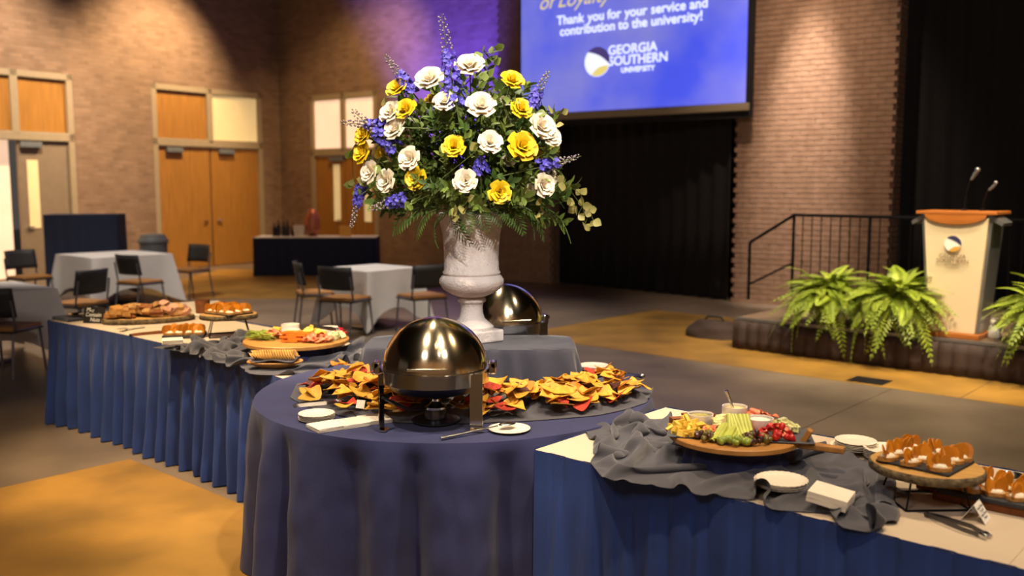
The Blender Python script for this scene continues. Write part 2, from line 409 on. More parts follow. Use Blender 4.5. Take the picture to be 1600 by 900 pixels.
# brick pillars (real bricks over a mortar core)
def pillar(name, c0, length, depth, label, h=8.0):
    root = MB().box((length / 2, depth / 2 + .01, h / 2), (length - .02, depth, h)).build(name, 'mortar'); struct(root, label)
    root.matrix_world = frame((c0[0], c0[1], 0), NA, U)
    b = MB(); rh = .075; bw = .21; e0 = .034
    for j in range(int(6.0 / rh)):
        x = -.105 if j % 2 else 0
        while x < length - .02:
            a = max(x, 0); e = min(x + bw - .009, length)
            if e - a > .03: b.box(((a + e) / 2, e0 - rnd(0, .003), j * rh + .035), (e - a, .06, rh - .009))
            x += bw
        for side in (0, length):
            y = .05 if j % 2 else -.06
            while y < depth:
                a = max(y, -.01); e = min(y + bw - .012, depth); b.box((side + (.012 if side == 0 else -.012) * -1, (a + e) / 2, j * rh + .035), (.05, e - a, rh - .012)); y += bw
    k = b.build('bricks', 'brick_piece', root); k['kind'] = 'stuff'
    return root
pillar('wall_pillar', (3.36, 14.07), 2.2, 2.2, 'wide brick pier beside the projection screen')
pillar('wall_pillar', (-.25, 17.42), 1.15, 1.2, 'narrow brick pier at the edge of the black curtain')

def curtain(name, a, c, h, label, m='black_drape', amp=.035, per=.28, z0=.02):
    a = Vector((*a, 0)); c = Vector((*c, 0)); L_ = (c - a).length; t = (c - a) / L_; nn = Vector((t.y, -t.x, 0)); n = int(L_ / .05)
    def fn(u, v):
        s = u * L_; p = a + t * s + nn * (amp * math.sin(2 * math.pi * s / per + .8 * math.sin(s * 2.1)) * (1 - .4 * v))
        return (p.x, p.y, z0 + (h - z0) * v)
    o = MB().grid(fn, n, 8).build(name, m, smooth=180, solid=.01)
    return tag(o, label, 'curtain')
curtain('stage_curtain', (.86, 16.95), (3.32, 14.22), 7.6, 'black floor-length curtain hanging under the projection screen')
curtain('stage_curtain', (5.15, 13.3), (10.2, 9.6), 7.6, 'black curtain hanging behind the lectern and stage railing')

# ------------------------------------------------------------------ projection screen
sc = thing('projection_screen', 'large projection screen showing a blue thank-you slide', 'projection screen', (0, 0, 0))
SM = frame((.14, 16.17, 2.84), NA, U)
sc.matrix_world = SM
MB().box((2.05, .03, 1.35), (4.16, .02, 2.9)).build('border', 'black_drape', sc)
MB().box((2.02, .008, 1.42), (4.0, .02, 2.6)).build('slide', 'screen_blue', sc)
MB().box((2.03, .005, .055), (4.1, .05, .11)).build('bottom_bar', 'door_frame', sc, bevel=.01)
RX = Matrix.Rotation(R(90), 4, 'X')
def onscreen(x, z): return Matrix.Translation((x, -.006, z)) @ RX
def text_words(line, x0, x1, z, size):        # one object for each word, spaced to fill x0..x1
    ws = [text_mesh(w_, size, 'screen_text', 'lettering', sc, None, bold=.004, align='LEFT') for w_ in line.split()]
    wd = [max(v.co.x for v in o.data.vertices) for o in ws]; gap = .30 * size; k = (x1 - x0) / (sum(wd) + gap * (len(ws) - 1)); x = x0
    for o, w_ in zip(ws, wd): o.matrix_local = onscreen(x, z) @ Matrix.Scale(k, 4, (1, 0, 0)); x += (w_ + gap) * k
text_words('Thank you for your service and', .74, 3.40, 1.60, .205)
text_words('contribution to the university!', .80, 3.32, 1.42, .205)
text_mesh('of Loyalty', .34, 'screen_gold', 'script_lettering', sc, onscreen(1.05, 1.92), shear=.4)
def disc(r, n=40): return [(r * math.cos(2 * math.pi * i / n), r * math.sin(2 * math.pi * i / n)) for i in range(n)]
def cap_poly(r, ang, w, bul=.16):       # segment of a circle cut by a curved line
    A = [ang + w * (i / 16 - .5) for i in range(17)]
    P = [(r * math.cos(a), r * math.sin(a)) for a in A]
    m0, m1 = Vector(P[-1]), Vector(P[0]); c = Vector((math.cos(ang), math.sin(ang)))
    Q = []
    for i in range(1, 10):
        q = m0.lerp(m1, i / 10) + c * (bul * r * math.sin(math.pi * i / 10)); Q.append((q.x, q.y))
    return P + Q
def emblem(parent, M_, r, ms):
    e = MB().prism(disc(r), 0, .002).build('emblem', ms[0], parent); e.matrix_local = M_
    MB().prism(cap_poly(r, R(62), R(150)), .002, .004).build('emblem_top', ms[1], e)
    MB().prism(cap_poly(r * .97, R(292), R(100), -.22), .002, .004).build('emblem_swoosh', ms[2], e)
emblem(sc, onscreen(1.52, .89), .235, ['screen_text', 'screen_navy', 'screen_gold'])
for t, s, z, x in (('GEORGIA', .2, 1.04, 2.15), ('SOUTHERN', .2, .87, 2.25), ('UNIVERSITY', .11, .72, 2.25)):
    text_mesh(t, s, 'screen_text', 'lettering', sc, onscreen(x, z), bold=.004)

# ------------------------------------------------------------------ stage
F0 = Vector((2.395, 9.975, 0)); SL = 5.2
st = thing('stage', 'low portable stage with a pleated brown skirt', 'stage', (F0.x, F0.y, 0))
st.matrix_world = frame(F0, D, N)
MB().box((SL / 2, 1.35, .325), (SL, 2.6, .03)).build('deck', 'stage_top', st, bevel=.005)
def stage_skirt(u, v):
    s = u * (SL + 2.4) - 2.4; am = .03 * abs(math.sin(s * math.pi / .13)) * (1 - v * .5)
    if s < 0: return (-.02 - am, -s + .02, .01 + .30 * v)
    return (s, .03 - am, .01 + .30 * v)
MB().grid(stage_skirt, 560, 4).build('stage_skirt', 'stage_skirt', st, smooth=60, solid=.006)
for x in (.3, 1.7, 3.1, 4.6):
    MB().box((x, .4, .155), (.05, .05, .31)).build('leg', 'alu', st); MB().box((x, 2.3, .155), (.05, .05, .31)).build('leg', 'alu', st)
MB().box((SL / 2, .05, .33), (SL, .03, .03)).build('edge_trim', 'alu', st)
sp = thing('stage_steps', 'dark two-step stair at the end of the stage', 'steps'); sp.matrix_world = frame(Vector((2.395, 9.975, 0)) + N * 1.6, D, N)
for i, (x, h) in enumerate(((-.5, .15), (-.2, .25))):
    MB().box((x, .5, h - .015), (.3, 1.0, .03)).build('tread', 'stage_top', sp, bevel=.004); MB().box((x - .13, .5, h / 2 - .015), (.02, 1.0, h - .03)).build('riser', 'stage_skirt', sp)
# railing along the back of the stage
RO = Vector((3.62, 12.02, 0)); rl = thing('stage_railing', 'black metal railing with thin balusters behind the ferns', 'railing', (RO.x, RO.y, .34)); rl.matrix_world = frame((RO.x, RO.y, .34), D, N)
for k in range(2):
    x0, x1 = k * 2.05, k * 2.05 + 1.95
    for z in (1.04, .10): MB().tube([(x0, 0, z), (x1, 0, z)], .02 if z > 1 else .014, 8).build('rail', 'black_wire', rl)
    for x in (x0, (x0 + x1) / 2, x1): MB().tube([(x, 0, .0), (x, 0, 1.04)], .02, 8).build('post', 'black_wire', rl)
    bal = mesh_only(MB().tube([(0, 0, .10), (0, 0, 1.04)], .008, 6), 'baluster', 'black_wire', 60)
    for i in range(1, 16):
        if i != 8: inst(bal, 'baluster', rl, Matrix.Translation((x0 + (x1 - x0) * i / 16, 0, 0)))
MB().tube([(0, 0, 1.04), (-.62, .02, .66)], .02).build('stair_rail', 'black_wire', rl, smooth=60)
MB().tube([(-.62, .02, .66), (-.62, .02, -.10)], .02).build('stair_post', 'black_wire', rl, smooth=60)
MB().tube([(0, 0, .42), (-.62, .02, .10)], .014).build('stair_midrail', 'black_wire', rl, smooth=60)

# lectern
pd = thing('lectern', 'tapered cream lectern with wooden top standing on the stage', 'lectern'); pd.matrix_world = frame((4.25, 8.80, .34), D, N)
def tapered(w0, w1, h, y0, y1, z0=.0):
    return [(-w0 / 2, y0, z0), (w0 / 2, y0, z0), (w1 / 2, y0 - .04, h), (-w1 / 2, y0 - .04, h), (-w0 / 2, y1, z0), (w0 / 2, y1, z0), (w1 / 2, y1, h), (-w1 / 2, y1, h)]
BF = [(0, 1, 2, 3), (5, 4, 7, 6), (1, 5, 6, 2), (4, 0, 3, 7), (3, 2, 6, 7), (1, 0, 4, 5)]
MB().add(tapered(.40, .56, 1.12, -.22, -.19, .05), BF).build('front_panel', 'podium_white', pd, bevel=.006)
for s in (-1, 1):
    V = [(s * .20, -.19, .05), (s * .23, -.19, .05), (s * .31, -.23, 1.13), (s * .28, -.23, 1.13), (s * .20, .16, .05), (s * .23, .16, .05), (s * .31, .16, 1.13), (s * .28, .16, 1.13)]
    MB().add(V, BF).build('side_panel', 'alu', pd, bevel=.005)
MB().box((0, -.02, .025), (.50, .46, .05)).build('base', 'podium_wood', pd, bevel=.01)
MB().prism([(-.35, -.28), (.35, -.28), (.35, .2), (-.35, .2)], 1.15, 1.18).build('top', 'podium_wood', pd, bevel=.006)
ap = [(-.27, 1.15), (.27, 1.15)] + [(.27 * math.cos(a), 1.15 - .09 * math.sin(a)) for a in [math.pi * i / 14 for i in range(1, 14)]]
o = MB().prism(ap, 0, .02, Matrix.Rotation(R(90), 4, 'X')).build('curved_apron', 'podium_wood', pd); o.location.y = -.262
for s in (-1, 1):
    o = MB().prism([(0, 0), (s * .13, -.09), (s * .12, -.12), (0, -.05)], 0, .3, Matrix.Rotation(R(90), 4, 'X')).build('wing', 'alu', pd); o.location = (s * .27, .06, 1.17)
PF = Matrix.Translation((0, -.262, 0)) @ Matrix.Rotation(R(92), 4, 'X')
emblem(pd, Matrix.Translation((-.01, -.268, .88)) @ Matrix.Rotation(R(92), 4, 'X'), .075, ['ink_white', 'ink_navy', 'ink_gold'])
text_mesh('GEORGIA', .055, 'ink_brown', 'lettering', pd, Matrix.Translation((-.01, -.264, .765)) @ RX)
text_mesh('SOUTHERN', .055, 'ink_brown', 'lettering', pd, Matrix.Translation((-.01, -.262, .72)) @ RX)
text_mesh('UNIVERSITY', .025, 'ink_brown', 'lettering', pd, Matrix.Translation((-.01, -.26, .685)) @ RX)
for x, hgt, r in ((-.02, .36, .022), (.14, .24, .016)):
    mc = thing('microphone', ('tall' if x < 0 else 'short') + ' gooseneck microphone on the lectern top', 'microphone'); mc.matrix_world = pd.matrix_world @ Matrix.Translation((x, .05, 1.18))
    MB().lathe([(.03, 0), (.03, .012), (.012, .02)], 16).build('mount', 'black_wire', mc)
    MB().tube([(0, 0, .01), (.01, 0, hgt * .4), (.04, -.02, hgt * .75), (.07, -.04, hgt * .85)], .006).build('gooseneck', 'black_wire', mc, smooth=60)
    MB().tube([(.06, -.035, hgt * .80), (.11, -.06, hgt)], [.012, r]).build('grip', 'bin_grey', mc, smooth=60)
    MB().ball((.118, -.064, hgt + .02), r * 1.1).build('grille', 'alu', mc, smooth=180)

# potted ferns
def frond_mesh(L_, w, n, m, droop, name='frond', fat=.62):
    b = MB(); P = []
    for i in range(n + 1):
        t = i / n; P.append(Vector((L_ * (t - .25 * t * t * droop), 0, L_ * (.75 * t - (.55 + .75 * droop) * t * t))))
    b.tube(P, [.004 * (1 - .7 * i / n) for i in range(n + 1)], 4)
    for i in range(2, n + 1):
        t = i / n; ln = w * math.sin(math.pi * min(1, t * .86 + .14)) ** .7; tg = (P[i] - P[i - 1]).normalized()
        for s in (-1, 1):
            q = P[i] + Vector((0, s * ln, -.15 * ln)) + tg * ln * .5; k = L_ / n * fat
            mid = (P[i] + q) / 2
            b.add([P[i] - tg * k * .5, mid - tg * k, q, mid + tg * k], [(0, 1, 2), (0, 2, 3)])
    return mesh_only(b, name, m, 0)
FR = [frond_mesh(.48, .075, 24, 'fern_bright', d) for d in (.45, .8, 1.15, 1.5)]
def potted_fern(loc, label, sc_=1.0, n=210):
    t = thing('potted_fern', label, 'fern', loc, rnd(0, 6), 'ferns along the stage front')
    MB().lathe([(.10, 0), (.13, .20), (.14, .21), (.125, .21), (.11, .19)], 20).build('pot', 'stage_skirt', t, smooth=40)
    for i in range(n):
        el = 1.25 * (1 - (i / n)) ** .8 - .15 + rnd(-.1, .1); M_ = Matrix.Translation((rnd(-.08, .08), rnd(-.08, .08), .20 + rnd(0, .05))) @ Matrix.Rotation(i * 2.39996 + rnd(-.2, .2), 4, 'Z') @ Matrix.Rotation(-el, 4, 'Y') @ Matrix.Rotation(rnd(-.5, .5), 4, 'X') @ Matrix.Scale(sc_ * rnd(.8, 1.15), 4)
        inst(FR[min(3, int(rnd(0, 4)))], 'frond', t, M_)
potted_fern((3.22, 9.46, .34), 'bushy bright green fern on the stage end by the steps', 1.0)
potted_fern((3.74, 8.98, .34), 'bushy bright green fern between lectern and another fern', 1.08)
potted_fern((4.72, 8.06, .34), 'bright green fern on the stage edge beyond the lectern', 1.08)
for p, t in (((3.98, 9.05, .34), 'the fern'), ((4.50, 8.62, .34), 'the lone fern')):
    l = thing('floor_lamp', 'small white stage floor light between lectern and ' + t, 'stage light', p)
    MB().lathe([(.05, 0), (.06, .02), (.05, .1), (.035, .13)], 16).build('housing', 'porcelain', l, smooth=40); MB().ball((0, 0, .15), .045).build('lens', 'white_plate', l, smooth=180)
bg = thing('equipment_bag', 'slumped dark brown equipment bag on the floor beside the stage steps', 'bag', (2.35, 10.75, 0), -.6)
def bagf(u, v):
    th = 2 * math.pi * u; ph = math.pi / 2 * (1 - v) * .98; k = 1 + .12 * noise.noise((math.cos(th) * 1.5, math.sin(th) * 1.5, v * 3))
    return (.34 * k * math.cos(th) * math.sin(ph) ** .6, .20 * k * math.sin(th) * math.sin(ph) ** .6, .20 * math.cos(ph) * k)
MB().grid(bagf, 28, 10, cu=True).build('body', 'stage_skirt', bg, smooth=180)
MB().tube([(-.15, 0, .16), (-.08, 0, .24), (.08, 0, .24), (.15, 0, .16)], .012).build('handle', 'black_drape', bg, smooth=60)

# ------------------------------------------------------------------ dining tables, chairs, bar
def dining_table(corner, size, label, h=.745):
    c = Vector((*corner, 0)) + (N - D) * size / 2
    t = thing('dining_table', 'square table hidden under ' + label, 'table'); t.matrix_world = frame((c.x, c.y, 0), D, N)
    MB().box((0, 0, h - .02), (size - .02, size - .02, .03)).build('tabletop', 'door_wood', t); MB().tube([(0, 0, .03), (0, 0, h - .03)], .04).build('pedestal', 'dark_steel', t); MB().lathe([(.28, 0), (.28, .02), (.06, .04)], 20).build('base', 'dark_steel', t)
    hs = size / 2
    def per(u):
        a = u * 4; k = int(a) % 4; f = a - int(a); P = [(-hs, -hs), (hs, -hs), (hs, hs), (-hs, hs)]; p, q = P[k], P[(k + 1) % 4]
        return Vector((p[0] + (q[0] - p[0]) * f, p[1] + (q[1] - p[1]) * f, 0)), min(f, 1 - f)
    def fn(u, v):
        p, cd = per(u)
        if v < .3: k = v / .3; return (p.x * k, p.y * k, h)
        k = (v - .3) / .7; near = math.exp(-(cd / .09) ** 2)
        drop = (.46 + .26 * math.exp(-(cd / .2) ** 1.5)) * k
        out = k * (.015 + .16 * near) + .012 * k * math.sin(u * 40)
        d = p.normalized(); return (p.x * (1 + .002) + d.x * out, p.y * 1.002 + d.y * out, h + .002 - drop)
    o = MB().grid(fn, 128, 14, cu=True).build('tablecloth', 'white_cloth', smooth=70); o.matrix_world = t.matrix_world.copy()
    tag(o, label, 'tablecloth')
dining_table((-5.9, 13.1), 1.2, 'white tablecloth on the table nearest the wooden double doors')
dining_table((-1.71, 11.0), .85, 'white tablecloth on the small table in front of the bar')
dining_table((-5.25, 8.4), 1.1, 'white tablecloth on the table beside the end of the buffet')
def make_chair():
    t = thing('dining_chair', '', 'chair', group='chairs at the white tables')
    MB().prism([(-.22, -.21), (.22, -.21), (.23, .2), (-.23, .2)], .43, .47).build('seat', 'chair_seat', t, bevel=.012)
    MB().box((0, 0, .422), (.47, .43, .016)).build('seat_pan', 'chair_black', t, bevel=.005)
    def bk(u, v): x = (u - .5) * .46; return (x, -.21 - .05 * v + .06 * (x / .23) ** 2, .56 + .27 * v)
    MB().grid(bk, 9, 5).build('backrest', 'chair_black', t, smooth=180, solid=.022)
    for s in (-1, 1):
        MB().tube([(s * .21, .19, .43), (s * .23, .23, 0)], .012).build('leg', 'chair_metal', t, smooth=60)
        MB().tube([(s * .21, -.19, .43), (s * .23, -.25, 0)], .012).build('leg', 'chair_metal', t, smooth=60)
        MB().tube([(s * .225, .15, .43), (s * .23, -.17, .44), (s * .228, -.20, .60), (s * .225, -.22, .72)], .012).build('back_post', 'chair_metal', t, smooth=60)
    return t
ch = make_chair(); first = True
for x, y, rz, lb in [(-4.72, 8.62, R(-8), 'black backed chair drawn up to the white table at the buffet end'), (-5.1, 12.75, R(-30), 'black backed chair before the white table, its back to the buffet'),
                     (-4.85, 10.4, R(70), 'black backed chair standing alone between two white tables'), (-6.95, 13.4, R(-120), 'black backed chair at the white table by the draped counter'),
                     (-5.05, 14.6, R(150), 'black backed chair beyond the white table by the golden doors'), (-2.42, 11.45, R(-70), 'black chair at the small white table, on the door side'),
                     (-1.08, 11.1, R(35), 'black chair at the small white table, on the curtain side'), (-1.95, 10.85, R(-25), 'black chair half tucked under the small white table')]:
    c = ch if first else copy_tree(ch); first = False
    c.location = (x, y, 0); c.rotation_euler.z = rz; c['label'] = lb
def draped_counter(name, loc, rz, w_, d_, h, label, cat, top=None):
    t = thing(name, label, cat, loc, rz); p = 2 * (w_ + d_)
    def per(s):
        for L_, a, dr, nn in ((w_, (-w_ / 2, -d_ / 2), (1, 0), (0, -1)), (d_, (w_ / 2, -d_ / 2), (0, 1), (1, 0)), (w_, (w_ / 2, d_ / 2), (-1, 0), (0, 1)), (d_, (-w_ / 2, d_ / 2), (0, -1), (-1, 0))):
            if s <= L_: return a[0] + dr[0] * s, a[1] + dr[1] * s, nn
            s -= L_
        return -w_ / 2, -d_ / 2, (0, -1)
    def fn(u, v):
        x, y, nn = per(u * p * .9999); k = .005 + .03 * (1 - v) * (math.sin(u * p * 34) * .5 + .5)
        return (x + nn[0] * k, y + nn[1] * k, .01 + (h - .02) * v)
    MB().grid(fn, 180, 6, cu=True).build('drape', 'navy_drape', t, smooth=60)
    MB().box((0, 0, h - .01), (w_ + .01, d_ + .01, .02)).build('top', top or 'navy_drape', t, bevel=.005)
    return t
draped_counter('draped_counter', (-7.2, 15.8, 0), R(10), 1.15, .6, 1.28, 'tall navy draped counter by the taupe door', 'counter')
draped_counter('bar_table', (-3.85, 18.5, 0), R(1), 2.36, .75, .76, 'long bar table with navy skirt and white top near the corner', 'table', 'white_cloth')
bn = thing('waste_bin', 'grey waste bin beside the tall navy draped counter', 'bin', (-6.32, 16.45, 0)); MB().lathe([(.2, 0), (.24, .75), (.26, .76), (.26, .80), (.23, .80)], 20).build('body', 'bin_grey', bn, smooth=40); MB().lathe([(.255, .80), (.2, .90), (.05, .92)], 20).build('lid', 'bin_grey', bn, smooth=40)
for i, (x, h, m) in enumerate([(-4.62, .32, 'bottle_dark'), (-4.53, .30, 'bottle_dark'), (-4.44, .33, 'bottle_dark'), (-4.34, .28, 'bottle_dark'), (-4.7, .27, 'bottle_dark')]):
    o = MB().lathe([(.036, 0), (.04, .01), (.04, h * .6), (.015, h * .75), (.013, h)], 14).build('bottle', m, smooth=40); o.location = (x, 18.5 + .05 * (i % 2), .76); tag(o, 'dark bottle in the cluster on the bar table', 'bottle', 'bottles on the bar')
ur = thing('drink_urn', 'copper drink urn standing on the bar table', 'urn', (-3.95, 18.55, .76)); MB().lathe([(.10, 0), (.06, .03), (.15, .12), (.16, .34), (.11, .44)], 22).build('body', 'copper', ur, smooth=40); MB().lathe([(.115, .44), (.07, .53), (.02, .56)], 22).build('lid', 'copper', ur, smooth=40); MB().tube([(0, -.15, .1), (0, -.22, .09)], .015).build('tap', 'steel', ur)
o = MB().lathe([(.09, 0), (.12, .22), (.11, .22), (.085, .02)], 20).build('ice_bucket', 'white_plate', smooth=40); o.location = (-4.2, 18.45, .76); tag(o, 'pale ice bucket on the bar beside the bottles', 'bucket')
o = MB().box((0, 0, .1), (.22, .16, .2)).build('carton', 'ink_gold', bevel=.006); o.location = (-3.3, 18.55, .76); tag(o, 'small yellow carton on the bar table', 'box')

# ================================================================== BUFFET TABLES
TH = .76
def resample(P, step):
    P = [Vector((*p, 0)) for p in P]; out = []
    for i in range(len(P) - 1):
        a = P[max(i - 1, 0)]; b = P[i]; c = P[i + 1]; d = P[min(i + 2, len(P) - 1)]; n = max(2, int((c - b).length / step))
        for k in range(n):
            t = k / n
            out.append(.5 * ((2 * b) + (c - a) * t + (2 * a - 5 * b + 4 * c - d) * t * t + (3 * b - a - 3 * c + d) * t ** 3))
    return out + [P[-1]]
def skirt_mesh(pts, prof, z0=.008, z1=TH + .004, nv=18, inward=None):
    S = [0]
    for a, b in zip(pts, pts[1:]): S.append(S[-1] + (b - a).length)
    NRM = []
    for i in range(len(pts)):
        t = (pts[min(i + 2, len(pts) - 1)] - pts[max(i - 2, 0)]).normalized(); n = Vector((t.y, -t.x, 0))
        if n.dot(inward - pts[i]) > 0: n = -n
        NRM.append(n)
    b = MB(); V = []
    for j in range(nv):
        k = j / (nv - 1); k = k ** .8
        for i, p in enumerate(pts):
            q = p + NRM[i] * prof(S[i], k); V.append((q.x, q.y, z1 + (z0 - z1) * k))
    n = len(pts)
    F = [(j * n + i, j * n + i + 1, (j + 1) * n + i + 1, (j + 1) * n + i) for j in range(nv - 1) for i in range(n - 1)]
    return b.add(V, F)
def prof_gather(s, k):
    w1 = noise.noise((s * 2.0, 3.1, 0)) * 1.6
    q = s * 2 * math.pi / .15 + w1 * 2.2 + .6 * math.sin(k * 2 + s); f = math.sin(q + .7 * math.sin(q)); f2 = math.sin(s * 2 * math.pi / .062 + w1 * 3)
    if k < .13: return .010 + .001 * f2
    a = (k - .13) / .87
    f = math.copysign(abs(f) ** .75, f)
    return .006 + .018 * min(1, a * 5) * (f2 * .16 + .3) * (1 - a * .7) + a ** .6 * (.030 + .046 * f + .03 * noise.noise((s * 3.2, k * 1.5, 7))) + .014 * max(0, a - .8) * 5 * noise.noise((s * 7, 2, k * 4))
def prof_pleat(s, k):
    ph = (s / .15) % 1; w = noise.noise((s * 1.7, 9, 1))
    step = .010 if ph < .55 else .002
    if k < .15: return .006 + (.006 if ph < .5 else 0)
    a = (k - .15) / .85
    sw = (s / .15 + .30 * w * a) % 1; sw = min(sw / .78, (1 - sw) / .22)
    return .004 + step * (1 - a * .4) + a ** .55 * (.052 * sw ** .8 + .022 * w + .010 * math.sin(s * 61 + w * 4 + k * 2))
A = [(-1.17, 4.735), (-1.77, 5.43), (-2.66, 6.24), (-3.43, 6.85)]
NL = Vector((.66, .75, 0)) * .85
la = [Vector((*p, 0)) for p in A]; lb = [p + NL for p in la]
lpath = resample(A, .012)
lc = sum(la + lb, Vector()) / 8
end_path = [la[3] + (lb[3] - la[3]) * (i / 60) for i in range(61)]
lt = thing('buffet_table', 'long skirted buffet table with breads, crackers and charcuterie', 'table', (lc.x, lc.y, 0))
def loc_pts(b, o):
    b.v = [(v[0] - o.x, v[1] - o.y, v[2] - o.z) for v in b.v]; return b
O_ = Vector((lc.x, lc.y, 0))
top_poly = [(p.x, p.y) for p in lpath[::6]] + [(la[3].x, la[3].y)] + [(p.x, p.y) for p in reversed(lb)]
loc_pts(MB().prism(top_poly, TH - .03, TH - .004), O_).build('tabletop', 'door_wood', lt)
loc_pts(MB().prism(top_poly, TH - .003, TH), O_).build('white_topper', 'white_topper', lt)
loc_pts(skirt_mesh(lpath, prof_gather, inward=O_), O_).build('skirt', 'navy_skirt', lt, smooth=180)
loc_pts(skirt_mesh(end_path, prof_gather, inward=O_), O_).build('end_skirt', 'navy_skirt', lt, smooth=180)
loc_pts(skirt_mesh(resample([(p.x, p.y) for p in lb], .03), prof_gather, nv=8, inward=O_), O_).build('rear_skirt', 'navy_skirt', lt, smooth=180)
for p in (la[0] * .9 + lb[0] * .1 + Vector((-.1, .12, 0)), la[3] * .85 + lb[3] * .15 + Vector((.12, 0, 0)), lb[0] * .9 + la[0] * .1 + Vector((-.1, .1, 0)), lb[3] * .85 + la[3] * .15 + Vector((.12, -.05, 0))):
    loc_pts(MB().tube([(p.x, p.y, 0), (p.x, p.y, TH - .03)], .02), O_).build('leg', 'dark_steel', lt)

RP = Vector((.092, 3.44, 0)); RL, RW = 2.75, .90
rt = thing('buffet_table', 'long skirted buffet table with fruit board and crostini', 'table'); rt.matrix_world = frame(RP, D, N)
MB().box((RL / 2, RW / 2, TH - .018), (RL, RW, .026)).build('tabletop', 'door_wood', rt)
MB().box((RL / 2, RW / 2, TH - .0015), (RL + .012, RW + .012, .003)).build('white_topper', 'white_topper', rt)
for x in (1.62, 1.80): MB().prism([(x, .0), (x + .004, 0), (x + .004, RW), (x, RW)], TH, TH + .0025).build('fold_crease', 'white_topper', rt)
for x0, x1 in ((.05, 1.56), (1.56, 2.72)):
    for y in (.06, RW - .06): MB().tube([(x0 + .06, y, 0), (x0 + .06, y, TH - .03)], .018).build('leg', 'dark_steel', rt)
ci = Vector((RL / 2, RW / 2, 0))
sk = skirt_mesh([Vector((i * RL / 330, 0, 0)) for i in range(331)], prof_pleat, inward=ci); sk.build('skirt', 'navy_skirt', rt, smooth=180)
skirt_mesh([Vector((0, i * RW / 80, 0)) for i in range(81)], prof_pleat, inward=ci).build('end_skirt', 'navy_skirt', rt, smooth=180)
skirt_mesh([Vector((i * RL / 100, RW, 0)) for i in range(101)], prof_pleat, nv=8, inward=ci).build('rear_skirt', 'navy_skirt', rt, smooth=180)
def R2W(a, b, z=TH): p = RP + D * a + N * b; return (p.x, p.y, z)

RC = Vector((-.278, 4.42, 0)); RR = .93; TZ = .772
tb = thing('round_table', 'round folding table hidden under the navy cloth', 'table', RC)
MB().lathe([(RR - .03, TZ - .03), (RR - .03, TZ - .012)], 64).build('tabletop', 'door_wood', tb)
for a in range(4): MB().tube([(.5 * math.cos(a * 1.57 + .78), .5 * math.sin(a * 1.57 + .78), 0), (.5 * math.cos(a * 1.57 + .78), .5 * math.sin(a * 1.57 + .78), TZ - .03)], .02).build('leg', 'dark_steel', tb)
def rcloth(u, v):
    th = 2 * math.pi * u
    if v <= .2001: r = (RR + .004) * v / .2; return (r * math.cos(th), r * math.sin(th), TZ)
    k = ((v - .2) / .8); w1 = noise.noise((math.cos(th) * 2.2, math.sin(th) * 2.2, 4))
    ph = th * 19 + 3.0 * w1; f = .9 - 2 * abs(math.cos(ph * .5 + .35 * math.sin(ph))) ** 1.6; f *= .55 + .9 * abs(noise.noise((math.cos(th) * 3.1, math.sin(th) * 3.1, 8)))
    z = TZ - .004 - (TZ - .012) * k ** 1.15
    f *= min(1, k / .16)
    r = RR + .008 + k ** .62 * (.030 + .085 * f + .04 * noise.noise((math.cos(th) * 4, math.sin(th) * 4, k * .8)))
    r += .009 * min(1, k * 5) * noise.noise((math.cos(th) * 15, math.sin(th) * 15, k * 7))
    return (r * math.cos(th), r * math.sin(th), z)
o = MB().grid(rcloth, 760, 31, cu=True).build('tablecloth', 'navy_cloth', smooth=60); o.location = RC
tag(o, 'floor-length navy cloth over the round table with the chafing dish', 'tablecloth')

